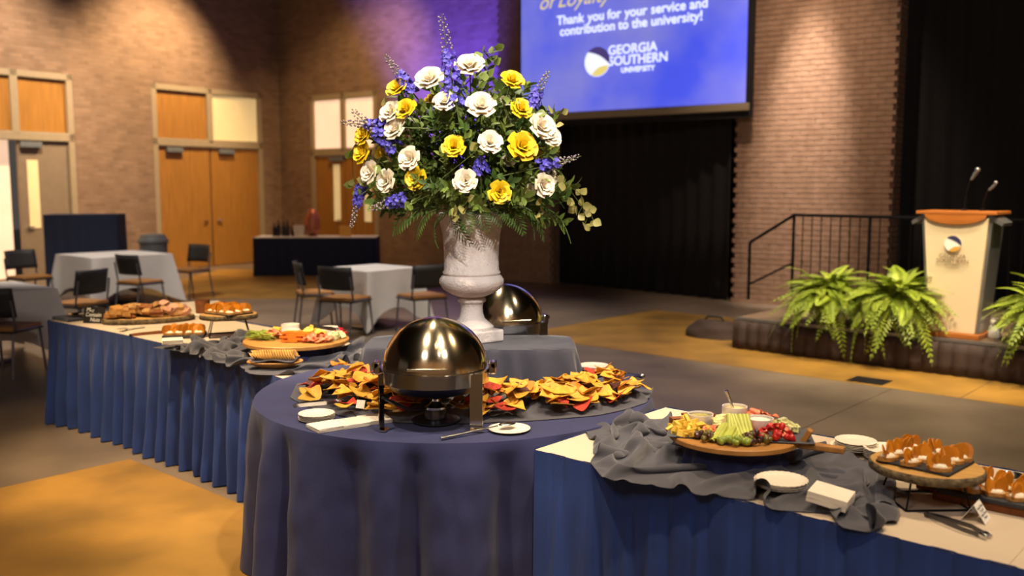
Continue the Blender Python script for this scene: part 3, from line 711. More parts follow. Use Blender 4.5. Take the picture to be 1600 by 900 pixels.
# ------------------------------------------------------------------ gathered decorating cloths
def crumple(name, rows, base, label, m='charcoal_cloth', comp=1.45, sp=.017, steps=170, seed=0, flats=(), cyl=(), hmax=.14, lift=.05):
    """A sheet of cloth, larger than the patch it covers, settles into folds.  rows: list of (left edge, right edge) points along the patch."""
    rs = np.random.default_rng(seed)
    A_ = np.array([r_[0] for r_ in rows], float); B_ = np.array([r_[1] for r_ in rows], float)
    mid = (A_ + B_) / 2; L_ = np.linalg.norm(np.diff(mid, axis=0), axis=1); S = np.concatenate([[0], np.cumsum(L_)]); W_ = np.linalg.norm(B_ - A_, axis=1).mean()
    nu = max(10, int(S[-1] * comp / sp)); nv = max(8, int(W_ * comp / sp))
    u = np.linspace(0, S[-1], nu); AA = np.stack([np.interp(u, S, A_[:, k]) for k in (0, 1)], 1); BB = np.stack([np.interp(u, S, B_[:, k]) for k in (0, 1)], 1)
    v = np.linspace(0, 1, nv)[None, :, None]; XY = AA[:, None] * (1 - v) + BB[:, None] * v
    X = np.zeros((nu, nv, 3)); X[..., :2] = XY
    g = np.zeros((nu, nv))
    for sc_, am in ((.32, 1.0), (.16, .6), (.08, .25)):
        for i in range(nu):
            for j in range(nv): g[i, j] += am * noise.noise((XY[i, j, 0] / sc_, XY[i, j, 1] / sc_, seed + am))
    X[..., 2] = lift * (.9 + .9 * g); X[..., :2] += rs.normal(0, .002, (nu, nv, 2))
    X[..., 2] = np.maximum(X[..., 2], .003); P = X.copy()
    def con(p, q, rest, k):
        d = q - p; l = np.linalg.norm(d, axis=-1, keepdims=True) + 1e-9; c = d * ((l - rest) / l * .5 * k); return c
    def solve(X, di, dj, rest, k, only=None):
        for ph in (0, 1):
            if di and not dj: sl = slice(ph * di, nu - di, 1)
            p = X[:nu - di or None, :nv - dj or None] if dj >= 0 else X[:nu - di, -dj:]
            q = X[di:, dj:] if dj >= 0 else X[di:, :dj]
            c = con(p, q, rest, k)
            if only is not None:
                l = np.linalg.norm(q - p, axis=-1, keepdims=True); c = np.where(l < rest, c, 0)
            w_ = .5
            p += c * w_; q -= c * w_
    for it in range(steps):
        V = (X - P) * .90; P = X.copy(); V = np.clip(V, -.006, .006); X = X + V; X[..., 2] -= .0011
        for k in range(5):
            solve(X, 1, 0, sp, 1.0); solve(X, 0, 1, sp, 1.0); solve(X, 1, 1, sp * 1.414, .6); solve(X, 1, -1, sp * 1.414, .6)
            solve(X, 2, 0, sp * 1.97, .45, 1); solve(X, 0, 2, sp * 1.97, .45, 1); solve(X, 4, 0, sp * 3.6, .18, 1); solve(X, 0, 4, sp * 3.6, .18, 1)
            for (c, r_, h_) in cyl:
                d = X[..., :2] - np.array(c); l = np.linalg.norm(d, axis=-1); ins = (l < r_) & (X[..., 2] < h_)
                X[ins, :2] = np.array(c) + d[ins] / l[ins, None] * r_
        lo = X[..., 2] < .0035; X[lo, 2] = .0035; X[lo, :2] = P[lo, :2] + .15 * (X[lo, :2] - P[lo, :2])
        hi = X[..., 2] > hmax; X[hi, 2] = hmax + (X[hi, 2] - hmax) * .5
        X[..., :2] = np.clip(X[..., :2], XY - .05, XY + .05)
    for (c, r_, zf) in flats:
        d = np.linalg.norm(X[..., :2] - np.array(c), axis=-1); f = np.clip((1.45 * r_ - d) / (.45 * r_), 0, 1); X[..., 2] = X[..., 2] * (1 - f) + np.minimum(X[..., 2], max(.003, zf - base - .003)) * f
    for it in range(2):
        Y = X.copy(); Y[1:-1, 1:-1] = .5 * X[1:-1, 1:-1] + .125 * (X[2:, 1:-1] + X[:-2, 1:-1] + X[1:-1, 2:] + X[1:-1, :-2]); X = Y
    X[..., 2] += base
    b = MB(); b.v = [tuple(p) for p in X.reshape(-1, 3).tolist()]; b.f = [(i * nv + j, (i + 1) * nv + j, (i + 1) * nv + j + 1, i * nv + j + 1) for i in range(nu - 1) for j in range(nv - 1)]
    o = b.build(name, m, smooth=180, solid=.002, subs=1)
    return tag(o, label, 'cloth')
# around the fruit board
BR = Vector((.80, 3.29)); PLR = Vector((.87, 2.935)); NPR = Vector((.965, 2.775))
crumple('gathered_cloth', [((.34, 3.72), (.62, 3.86)), ((.36, 3.52), (.66, 3.64)), ((.33, 3.27), (.70, 3.50)), ((.36, 3.12), (.84, 3.44)), ((.55, 2.99), (.98, 3.40)), ((.74, 2.86), (1.16, 3.40)), ((.92, 2.70), (1.28, 3.22)), ((1.05, 2.60), (1.24, 2.86))], TH,
        'dark grey cloth bunched around the fruit and vegetable board', seed=3, comp=1.6, lift=.075, flats=[(BR, .20, .79), (PLR, .07, .785), (NPR, .07, .79)])
BL = Vector((-1.265, 5.42)); CRK = Vector((-1.285, 4.995))
crumple('gathered_cloth', [((-2.02, 5.64), (-1.72, 6.05)), ((-1.84, 5.46), (-1.52, 5.92)), ((-1.66, 5.26), (-1.30, 5.80)), ((-1.48, 5.06), (-1.05, 5.66)), ((-1.32, 4.88), (-.88, 5.54)), ((-1.14, 4.86), (-.78, 5.44))], TH,
        'dark grey cloth bunched around the charcuterie board and crackers', seed=12, comp=1.62, lift=.08, flats=[(BL, .25, .79), (CRK, .13, .772)])
crumple('gathered_cloth', [((-1.02, 4.58), (-.76, 4.58)), ((-.98, 4.30), (-.68, 4.42)), ((-.80, 4.02), (-.56, 4.40)), ((-.62, 3.82), (-.42, 4.38)), ((-.40, 3.74), (-.28, 4.38)), ((-.12, 3.77), (-.12, 4.38)), ((.12, 3.84), (.06, 4.38)), ((.36, 3.96), (.22, 4.38)), ((.56, 4.20), (.36, 4.44)), ((.63, 4.44), (.42, 4.62))], TZ,
        'navy grey cloth ruffled under the tortilla chips on the round table', seed=23, comp=1.32, lift=.025, hmax=.045, flats=[((-.318, 3.815), .21, .776), ((-.74, 3.74), .12, .775), ((-.01, 3.675), .10, .775)])
crumple('folded_cloth', [((-2.18, 5.66), (-2.08, 5.82)), ((-1.98, 5.55), (-1.88, 5.70))], TH, 'dark folded cloth under the cream napkin stack', seed=5, comp=1.35, lift=.03, hmax=.035)

# ------------------------------------------------------------------ riser, urn
RS = Vector((-.21, 4.675, TZ)); RZ = .965
def riserf(u, v):
    th = 2 * math.pi * u; n = 7.0; hx, hy = .52, .225
    c, s = math.cos(th), math.sin(th); k = (abs(c) ** n + abs(s) ** n) ** (-1 / n); x, y = c * k * hx, s * k * hy
    if v < .25: q = v / .25; return (x * q, y * q, RZ - TZ)
    q = (v - .25) / .75; cor = math.exp(-((abs(x) - hx) ** 2 + (abs(y) - hy) ** 2) / .012)
    f = math.sin(th * 30 + 5 * noise.noise((x * 4, y * 4, 2)))
    out = q ** .9 * (.026 + .030 * f + .07 * cor) + .004 * math.sin(min(1, q * 9) * 1.57)
    d = Vector((x / hx ** 2, y / hy ** 2)).normalized()
    return (x + d.x * out, y + d.y * out, (RZ - TZ) * (1 - q) + .002)
rs = thing('draped_riser', 'box riser draped in dark cloth under the stone urn', 'riser', RS)
MB().grid(riserf, 240, 20, cu=True).build('drape', 'riser_fabric', rs, smooth=60)
MB().box((0, 0, (RZ - TZ) / 2 - .004), (.98, .40, RZ - TZ - .008)).build('box', 'black_board', rs)

UC = Vector((-.205, 4.71, RZ + .002))
ur = thing('stone_urn', 'white stone pedestal urn holding the flower arrangement', 'urn', UC, R(38))
MB().box((0, 0, .03), (.235, .235, .06)).build('plinth', 'stone', ur, bevel=.008)
MB().lathe([(.112, .06), (.112, .075), (.088, .095), (.066, .115), (.058, .14), (.055, .175), (.060, .195), (.070, .20), (.074, .21), (.070, .22), (.060, .225)], 48).build('foot', 'stone', ur, smooth=50)
MB().lathe([(.055, .222), (.10, .24), (.145, .265), (.163, .295), (.163, .315), (.150, .332), (.140, .338), (.146, .345), (.146, .352), (.139, .36), (.139, .46), (.145, .54), (.158, .60), (.172, .632), (.176, .645), (.168, .655), (.150, .65), (.135, .55), (.12, .40)], 56).build('bowl', 'stone', ur, smooth=50)
MB().ball((0, 0, .56), (.14, .14, .10), 18, 10).build('floral_foam', 'leaf_dark', ur, smooth=180)

# ------------------------------------------------------------------ flowers
BO = Vector((UC.x, UC.y, 1.61))
def petal(r0, r1, h, wid, curl):
    def fn(u, v):
        a = (u - .5) * wid * (1 - .25 * v * v) * (.55 + .6 * math.sin(math.pi * min(1, .2 + v * .75)))
        r = r0 + (r1 - r0) * v ** 1.4 + curl * max(0, v - .7) ** 1.5 * 6 - .004 * math.cos(a * 2)
        z = h * v * (1 - .10 * (2 * u - 1) ** 2 * v) - curl * max(0, v - .82) * 5 * .3
        return (r * math.cos(a), r * math.sin(a), z)
    return MB().grid(fn, 7, 6)
PET = {}
for cname in ('rose_white', 'rose_yellow'):
    PET[cname] = [mesh_only(petal(*a), 'petal', cname, 180) for a in ((.004, .016, .062, 2.9, .002), (.010, .030, .060, 2.3, .006), (.014, .046, .054, 1.9, .011), (.016, .056, .042, 1.7, .013))]
SEP = mesh_only(MB().lathe([(.003, -.03), (.006, -.01), (.015, .0), (.012, .012)], 10), 'sepal', 'stem_green', 180)
STM = mesh_only(MB().tube([(0, 0, -.01), (.004, 0, -.12), (0, 0, -.24)], .003, 6), 'stem', 'stem_green', 60)
def orient(p, d, spin=0, s=1):
    return Matrix.Translation(p) @ Vector(d).normalized().to_track_quat('Z', 'Y').to_matrix().to_4x4() @ Matrix.Rotation(spin, 4, 'Z') @ Matrix.Scale(s, 4)
def rose(p, d, color, size, label, openness=3):
    t = thing('white_rose' if color == 'rose_white' else 'yellow_rose', label, 'rose', group='white roses in the urn' if color == 'rose_white' else 'yellow roses in the urn')
    t.matrix_world = orient(p, d, rnd(0, 6), size)
    for ring, n in enumerate((3, 4, 5, 5)[:openness + 1]):
        for i in range(n):
            inst(PET[color][ring], 'petal', t, Matrix.Rotation(2 * math.pi * i / n + ring * .7 + rnd(-.1, .1), 4, 'Z') @ Matrix.Rotation(rnd(-.06, .06), 4, 'Y'))
    inst(SEP, 'sepal', t); inst(STM, 'stem', t)
def bpos(dx, dz, front=1.0):
    dx /= 100; dz /= 100
    k = 1 - (dx / .62) ** 2 - ((dz - .30) / .72) ** 2
    y = -.34 * math.sqrt(max(.02, k)) * front
    return BO + Vector((dx, y, dz))
def outdir(p, fwd=.35):
    d = p - (BO + Vector((0, .02, .12))); d = d.normalized() + Vector((0, -fwd, .12)); return d
YEL = [(-32, 58), (-28, 48), (-17, 53), (20, 61), (24, 48), (24, 31), (-6, 31), (-23, 17), (14, 11), (-49, 29), (-48, 37), (32, 27), (-41, 29)]
YLB = ['yellow rose under the delphinium spire nearest the doors', 'yellow rose directly below the uppermost yellow rose on the door side', 'small half-hidden yellow rose behind an upper white rose', 'topmost yellow rose on the screen side of the arrangement', 'yellow rose between the topmost and the largest yellow roses', 'largest fully open yellow rose in the urn arrangement', 'yellow rose at the centre of the arrangement', 'yellow rose below a round white rose, above the ferns', 'lowest yellow rose, just above the urn rim', 'yellow rose at the outermost edge toward the doors', 'yellow rose tucked behind the outermost yellow rose', 'small yellow bloom peeking from behind the largest yellow rose', 'small yellow bloom beside the outermost yellow rose']
WLB = ['large white rose beside the tallest delphinium, on its door side', 'topmost large white rose of the arrangement', 'large open white rose below the topmost white rose', 'white rose beside the yellow rose at the centre', 'round white rose above the low yellow rose', 'white rose low in the middle, showing its spiral', 'cream rose half covered by blue delphinium', 'cream rose low on the door side above the ferns', 'large white rose near the pale gold eucalyptus leaves', 'white rose hanging below the large one by the gold eucalyptus', 'cream rose low on the curtain side', 'small white bud beside the low cream rose on the curtain side', 'white rose tucked under the tallest delphinium', 'cream rose below the outermost yellow rose', 'cream rose beside the upper yellow roses of the door side', 'small white rose between two upper yellow roses', 'small white bloom beneath the largest yellow rose', 'small white bloom under the half-open delphinium spire']
for i, (x, z) in enumerate(YEL):
    big = 1.18 if (x, z) == (24, 31) else (.62 if (x, z) in ((-17, 53), (32, 27), (-41, 29)) else .9)
    p = bpos(x, z, .7 if big < .7 else 1)
    rose(p, outdir(p, .5), 'rose_yellow', big, YLB[i], 3 if big > .8 else 2)
WHT = [(-17, 61), (1, 67), (6, 49), (10, 33), (-26, 26), (-1, 16), (-33, 39), (-37, 16), (33, 40), (37, 36), (34, 14), (28, 12), (-10, 51), (-45, 20), (-35, 47), (17, 52), (18, 25), (38, 20)]
for i, (x, z) in enumerate(WHT):
    big = 1.12 if (x, z) in ((6, 49), (33, 40), (1, 67), (-17, 61)) else (.6 if (x, z) in ((17, 52), (18, 25), (38, 20), (28, 12)) else .92)
    p = bpos(x, z, .75 if big < .7 else 1)
    rose(p, outdir(p, .5), 'rose_white', big, WLB[i], 3 if big > .8 else 2)
for i in range(10):      # far side of the arrangement
    a = rnd(.3, 2.84); p = BO + Vector((.42 * math.cos(a), .30 * math.sin(a), rnd(.1, .55)))
    rose(p, p - BO - Vector((0, 0, .1)), 'rose_yellow' if i % 2 else 'rose_white', .9, ('yellow' if i % 2 else 'white') + ' rose on the side of the urn arrangement facing the curtain', 2)
def floret(b, c, s, d):
    q = Vector(d).normalized().to_track_quat('Z', 'Y').to_matrix()
    for k in range(5):
        a = k * 1.2566; e = Vector((math.cos(a), math.sin(a), .25)); f = Vector((-math.sin(a), math.cos(a), 0)) * .55
        P = [Vector((0, 0, 0)), (e * .6 + f) * s, e * s * 1.1 + Vector((0, 0, .2 * s)), (e * .6 - f) * s]
        b.add([Vector(c) + q @ v for v in P], [(0, 1, 2), (0, 2, 3)])
def spire(tip, base, label, bud=.45, wid=.028, seed=0):
    rr = random.Random(seed); bp = bpos(*base); tp = bpos(*tip); tp.y = bp.y - .03 + (tp.y - bp.y) * .3; tp.y = min(tp.y, bp.y + .05)
    L_ = (tp - bp).length; ax = (tp - bp).normalized(); root = bp - ax * .18
    t = thing('delphinium', label, 'delphinium', root, group='blue delphinium spires in the urn')
    q = ax.to_track_quat('Z', 'Y').to_matrix()
    MB().tube([(0, 0, 0), ax * (L_ + .18) * .5 + Vector((0, 0, -.005)), ax * (L_ + .18)], [.004, .003, .001], 6).build('stem', 'stem_green', t)
    fb, bb = MB(), MB(); n = int(L_ / .0052) + 10
    for i in range(n):
        u = i / n; a = i * 2.4 + rr.uniform(-.3, .3); w_ = wid * (1 - .68 * u)
        o_ = q @ Vector((math.cos(a), math.sin(a), .3)); c = ax * (.17 + L_ * u) + o_ * w_
        if u < 1 - bud: floret(fb, c, .017 * (1 - .3 * u) * rr.uniform(.8, 1.2), o_)
        else: bb.ball(c, .0065 * (1.2 - .6 * u) * rr.uniform(.8, 1.3), 6, 5)
    if fb.v: fb.build('florets', 'delphinium', t)['kind'] = 'stuff'
    if bb.v: bb.build('buds', 'delph_bud', t, smooth=180)['kind'] = 'stuff'
spire((-12, 93), (-5, 50), 'tallest blue delphinium spire, rising from the top of the arrangement', .40, .045, 1)
for i, (a, b, wd) in enumerate([((-39, 75), (-26, 58), .028), ((38, 68), (29, 50), .026), ((-61, 44), (-37, 42), .026), ((-55, 50), (-34, 31), .036), ((53, 28), (33, 23), .026), ((-48, 3), (-30, 8), .030), ((-58, -7), (-52, 14), .022), ((6, 27), (6, 21), .036)]):
    spire(a, b, ['blue delphinium spire beside the topmost yellow rose', 'blue delphinium spire leaning before the projection screen', 'budding delphinium spire stretching sideways toward the doors', 'dense blue delphinium spire lying across cream roses', 'half-open delphinium spire pointing toward the black curtain', 'blue delphinium spire lying low over the ferns', 'drooping delphinium spire ending in pale buds', 'short blue delphinium tuft in the middle of the arrangement'][i], .5 if i != 7 else .0, wd, i + 5)
def leaf_mesh(l, w_, m, fold=.2, name='leaf'):
    V = []; n = 6
    for i in range(n + 1):
        t = i / n; h = w_ * math.sin(math.pi * t ** .85) * .5
        for s in (-1, 0, 1): V.append((l * t, s * h, fold * abs(s) * h - .12 * l * t * t))
    F = []
    for i in range(n):
        for k in (0, 1): F.append((i * 3 + k, i * 3 + k + 1, i * 3 + k + 4, i * 3 + k + 3))
    b = MB(); b.add(V, F); return b if m is None else mesh_only(b, name, m, 180)
EL = [leaf_mesh(.048, .046, m) for m in ('leaf_gold', 'leaf_euc')]
EUC = [[(16, 77), (13, 70), (7, 75), (10, 64)], [(44, 48), (40, 49), (41, 42)], [(45, 16), (54, 10), (52, 4), (55, 4), (53, 0), (59, 2), (57, -5), (61, -3), (47, 7)], [(-57, 28), (-54, 33), (-57, 14), (-51, 11)], [(-1, 3), (-8, -1), (0, 7), (-5, 3)], [(27, 12), (34, 5), (32, 0), (18, 7)], [(-39, 51), (-34, 39), (-41, 21), (-49, 16)], [(0, 36), (-9, 14), (4, 30), (-27, 6)], [(21, 53), (11, 55), (32, 48), (16, 53)]]
ELB = ['eucalyptus sprig standing above the top white rose', 'pale gold eucalyptus leaves beside the large white rose', 'long trailing eucalyptus sprig arching over the urn side toward the lectern', 'round-leaved eucalyptus sprig at the arrangement edge toward the doors', 'pale eucalyptus sprig hanging over the urn rim', 'golden eucalyptus sprig beside the lowest yellow rose', 'eucalyptus sprig tucked behind cream roses', 'eucalyptus leaves among the central roses', 'eucalyptus sprig between the upper yellow roses']
for e, lb in zip(EUC, ELB):
    ps = [bpos(x, z, 1.05) for x, z in e]; cen = sum(ps, Vector()) / len(ps); rt_ = BO.lerp(cen, .55)
    t = thing('eucalyptus_sprig', lb, 'eucalyptus', rt_, group='eucalyptus sprigs in the urn')
    order = sorted(ps, key=lambda p: (p - rt_).length)
    MB().tube([(0, 0, 0)] + [(p - rt_) for p in order], .002, 5).build('stem', 'stem_green', t)
    for p in ps:
        for k in range(2):
            d = (p - rt_).normalized() * .5 + Vector((rnd(-.9, .9), rnd(-.6, .2), rnd(-.8, .8)))
            M_ = Matrix.Translation(p - rt_) @ d.to_track_quat('X', 'Z').to_matrix().to_4x4() @ Matrix.Rotation(rnd(.6, 2.2), 4, 'X') @ Matrix.Scale(rnd(.75, 1.1), 4)
            inst(EL[0] if e in (EUC[1], EUC[2], EUC[4], EUC[5]) or rnd(0, 1) < .2 else EL[1], 'leaf', t, M_)
def sprig_mesh(k, m):
    rr = random.Random(k); b = MB(); L_ = .30
    b.tube([(0, 0, 0), (.01, 0, L_ * .5), (.0, .01, L_)], [.003, .002, .001], 5)
    for i in range(22):
        u = .15 + .85 * i / 21; a = i * 2.4
        d = Vector((math.cos(a), math.sin(a), .5 + .6 * u)); M_ = Matrix.Translation((.008 * math.sin(u * 3), 0, L_ * u)) @ d.to_track_quat('X', 'Z').to_matrix().to_4x4() @ Matrix.Rotation(rr.uniform(-.8, .8), 4, 'X') @ Matrix.Scale(rr.uniform(.8, 1.2), 4)
        lm = leaf_mesh(.062, .030, None); b.add(lm.v, lm.f, M_)
    return mesh_only(b, 'sprig', m, 180)
SPR = [sprig_mesh(1, 'leaf_dark'), sprig_mesh(2, 'leaf_euc'), sprig_mesh(3, 'fern_green'), sprig_mesh(4, 'leaf_dark')]
for i in range(190):
    a = i * 2.39996; u = (i + .5) / 190; el = math.asin(1 - 1.15 * u); k = rnd(.16, .62)
    dv = Vector((math.cos(a) * math.cos(el) * 1.0, math.sin(a) * math.cos(el) * .62, math.sin(el) * 1.05))
    p = BO + Vector((0, 0, .02)) + Vector((dv.x * .42, dv.y * .42, dv.z * .52)) * (k + .16 * max(0, dv.z)) + Vector((0, 0, .06))
    o = inst(SPR[i % 4], 'greenery_sprig'); o.matrix_world = orient(p, dv + Vector((rnd(-.25, .25), rnd(-.25, .25), rnd(-.2, .3))), rnd(0, 6), rnd(.7, 1.1))
    tag(o, 'leafy green sprig filling the urn arrangement between the blooms', 'greenery', 'green filler sprigs in the urn')
FF = [frond_mesh(.30, .095, 13, 'fern_green', .5, 'fern_frond', .36), frond_mesh(.26, .08, 12, 'fern_green', .8, 'fern_frond', .36)]
FT = [(-16, -15), (-5, -17), (49, -12), (45, 4), (0, -6), (15, -3), (-36, -9), (-43, -5), (-25, -11), (38, -8), (26, -9), (8, -6), (-30, -6), (42, -9), (20, -5), (-10, -9)]
for i, (x, z) in enumerate(FT):
    p = BO + Vector((x * .0045, -.15 - .08 * (1 - abs(x) / 50), .03 + max(0, z) * .004)); tip = bpos(x, z, 1.0); tip.y = -.20 + BO.y - .12 * (1 - abs(x) / 50)
    d = tip - p; o = inst(FF[i % 2], 'fern_frond'); L_ = d.length
    yaw = math.atan2(d.y, d.x); pit = math.atan2(-d.z, math.hypot(d.x, d.y))
    o.matrix_world = Matrix.Translation(p) @ Matrix.Rotation(yaw, 4, 'Z') @ Matrix.Rotation(pit - .15, 4, 'Y') @ Matrix.Rotation(rnd(-.5, .5) + (.5 if abs(x) < 20 else 0), 4, 'X') @ Matrix.Scale(max(.6, min(1.5, L_ / .26)), 4)
    tag(o, 'dark green leatherleaf fern frond hanging over the urn rim', 'fern frond', 'fern fronds around the urn rim')

# ------------------------------------------------------------------ chafing dishes
def chafing_dish(loc, rz, label):
    t = thing('chafing_dish', label, 'chafing dish', loc, rz, 'roll-top chafing dishes')
    r = .215; zr = .225
    n = 26; prof = [(r, zr + .006)] + [(r * math.cos(a), zr + .012 + r * .93 * math.sin(a)) for a in [math.pi / 2 * i / n for i in range(n + 1)]]
    prof[-1] = (.0015, prof[-1][1])
    lid = MB().lathe(prof, 72).build('dome_lid', 'dome_metal', t, smooth=70)
    MB().tube([(-.09, -r - .02, zr + .035), (.07, -r - .02, zr + .035)], .006, 8).build('lid_handle', 'brass_chrome', lid, smooth=60)
    for x in (-.07, .05): MB().tube([(x, -r - .02, zr + .035), (x, -r + .01, zr + .03)], .004, 6).build('handle_post', 'brass_chrome', lid, smooth=60)
    MB().lathe([(r + .004, zr - .05), (r + .008, zr - .048), (r + .008, zr), (r + .012, zr + .002), (r + .012, zr + .008), (r, zr + .010)], 72).build('rim_band', 'steel', t, smooth=40)
    MB().lathe([(.06, zr - .105), (.13, zr - .10), (.18, zr - .085), (r + .002, zr - .05), (r, zr - .04)], 64).build('water_pan', 'dark_steel', t, smooth=50)
    for i, (lx, ly, ang, wd) in enumerate(((-.205, -.15, R(72), .045), (.175, -.155, R(8), .052), (.205, .15, R(70), .045), (-.175, .155, R(8), .052))):
        M_ = Matrix.Translation((lx, ly, 0)) @ Matrix.Rotation(ang, 4, 'Z')
        MB().box((0, 0, .115), (wd, .005, .23), M_).build('leg', 'brass_chrome', t, bevel=.0015)
        MB().box((0, -.012, .003), (wd, .028, .006), M_).build('foot', 'brass_chrome', t)
    MB().tube([(-.20, -.14, .13), (-.10, -.04, .055), (-.05, 0, .05), (.10, .07, .055), (.19, .14, .13)], .007, 6).build('cross_brace', 'dark_steel', t, smooth=60)
    for s in (-1, 1):
        h_ = MB().box((s * (r + .022), -.02, zr + .006), (.03, .05, .05)).build('hinge_bracket', 'brass_chrome', t, bevel=.006); MB().tube([(s * (r + .03), -.045, zr + .02), (s * (r + .03), .01, zr + .02)], .013, 10).build('hinge_pin', 'brass_chrome', h_, smooth=60)
    bn = MB().lathe([(.034, .012), (.046, .014), (.046, .055), (.042, .06)], 28).build('fuel_burner', 'dark_steel', t, smooth=40)
    MB().lathe([(.047, .055), (.047, .064), (.030, .07), (.016, .085), (.016, .095), (.008, .10)], 28).build('burner_cap', 'steel', bn, smooth=40)
    MB().lathe([(.10, .004), (.10, .009), (.05, .012)], 28).build('burner_tray', 'dark_steel', t, smooth=40)
    return t
chafing_dish((-.318, 3.815, TZ + .004), 0, 'roll-top chafing dish with mirror dome among the tortilla chips')
chafing_dish((-.045, 5.145, TZ + .004), R(20), 'roll-top chafing dish standing behind the stone urn')

# ------------------------------------------------------------------ tortilla chips
def chip_mesh(kind, m):
    s = .106; n = 5; V = []; F = []; row = []
    for i in range(n + 1):
        idx = []
        for j in range(i + 1):
            b0, b1, b2 = 1 - i / n, (i - j) / n, j / n
            x = s * (b0 * 0 + b1 * -.52 + b2 * .52); y = s * (b0 * .55 - (b1 + b2) * .42)
            rr_ = math.hypot(x, y); k = 1 - .9 * max(0, rr_ / s - .42); x *= k; y *= k
            z = (5 * x * x, 4 * y * y + 2 * x * y, 6 * (x + y * .4) ** 2, 9 * x * x - 2 * y * y)[kind] + .002 * noise.noise((x * 60, y * 60, kind))
            idx.append(len(V)); V.append((x, y, z))
        row.append(idx)
    for i in range(n):
        for j in range(len(row[i])):
            F.append((row[i][j], row[i + 1][j], row[i + 1][j + 1]))
            if j + 1 < len(row[i]): F.append((row[i][j], row[i + 1][j + 1], row[i][j + 1]))
    m_ = len(V); V += [(x, y, z - .0022) for x, y, z in V]; F += [tuple(q + m_ for q in reversed(f)) for f in F[:]]
    ed = [r_[0] for r_ in row] + row[-1][1:] + [r_[-1] for r_ in reversed(row[1:-1])]
    for a, b in zip(ed, ed[1:] + ed[:1]): F.append((a, b, b + m_, a + m_))
    b = MB(); b.add(V, F); return mesh_only(b, 'tortilla_chip', m, 50)
CH = {m: [chip_mesh(k, m) for k in range(4)] for m in ('chip_yellow', 'chip_orange', 'chip_red', 'chip_dark')}
CW = {'chip_yellow': 'golden yellow', 'chip_orange': 'toasted orange', 'chip_red': 'brick red', 'chip_dark': 'dark brown red'}
def chips(path, n, wd, hgt, where, grp):
    P = [Vector(p) for p in path]; Ls = [(b - a).length for a, b in zip(P, P[1:])]; tot = sum(Ls)
    for i in range(n):
        s = rnd(0, tot); k = 0
        while s > Ls[k]: s -= Ls[k]; k += 1
        d = (P[k + 1] - P[k]).normalized(); q = rnd(-1, 1); pos = P[k] + d * s + Vector((-d.y, d.x)) * q * wd
        top = hgt * (1 - abs(q) ** 1.6); lay = i / n
        m = random.choices(list(CH), (.66, .16, .13, .05))[0]
        o = inst(random.choice(CH[m]), 'tortilla_chip'); tl = rnd(.05, .62)
        z = TZ + .042 + top * (.25 + .75 * lay)
        o.matrix_world = Matrix.Translation((pos.x, pos.y, z)) @ Matrix.Rotation(rnd(0, 6.28), 4, 'Z') @ Matrix.Rotation(tl, 4, 'X') @ Matrix.Rotation(rnd(0, 6.28), 4, 'Z') @ Matrix.Scale(rnd(.85, 1.2), 4)
        tag(o, CW[m] + ' tortilla chip in the heap ' + where, 'tortilla chip', grp)
chips([(-.82, 4.40), (-.73, 4.18), (-.58, 4.04), (-.42, 4.02), (-.24, 4.04)], 152, .19, .105, 'beside the napkin stacks and tongs', 'chips heaped beside the napkins')
chips([(-.18, 4.02), (.10, 4.03), (.32, 4.15), (.48, 4.40)], 146, .17, .085, 'beside the plate with the serving spoon', 'chips heaped beside the spoon plate')

# ------------------------------------------------------------------ tableware helpers
def plate_mesh(r, h=.012, m='white_plate', fl=0):
    def fn(u, v):
        th = 2 * math.pi * u; P = [(.0, .002), (.62, .002), (.72, .004), (1.0, 1.0), (1.0, .85), (.7, -.0), (0, 0)]
        k = v * (len(P) - 1); i = min(int(k), len(P) - 2); f = k - i; rr_ = P[i][0] + (P[i + 1][0] - P[i][0]) * f; zz = P[i][1] + (P[i + 1][1] - P[i][1]) * f
        w_ = 1 + (fl * math.sin(th * 26) if rr_ > .8 else 0)
        return (r * rr_ * w_ * math.cos(th), r * rr_ * w_ * math.sin(th), h * zz)
    return mesh_only(MB().grid(fn, 104 if fl else 48, 13, cu=True), 'plate', m, 60)
PM = plate_mesh(.082, .012, fl=.025); PM2 = plate_mesh(.075, .010, fl=.02); PM3 = plate_mesh(.085, .012)
def plates(loc, n, me, label, grp, dz=.0045, jit=.003, nm='small_plate'):
    for i in range(n):
        o = inst(me, nm); o.location = (loc[0] + rnd(-jit, jit), loc[1] + rnd(-jit, jit), loc[2] + i * dz); o.rotation_euler.z = rnd(0, 6)
        tag(o, ('topmost ' if i == n - 1 else '') + label, 'plate', grp)
NAP = mesh_only(MB().box((0, 0, .0012), (.118, .118, .0022)), 'paper_napkin', 'paper')
def napkins(loc, n, rz, label, grp, fan=(0, 0), dz=.0026, tilt=0):
    for i in range(n):
        o = inst(NAP, 'paper_napkin'); o.location = (loc[0] + fan[0] * i, loc[1] + fan[1] * i, loc[2] + i * dz); o.rotation_euler = (tilt, 0, rz + rnd(-.03, .03))
        tag(o, ('topmost ' if i == n - 1 else '') + label, 'napkin', grp)
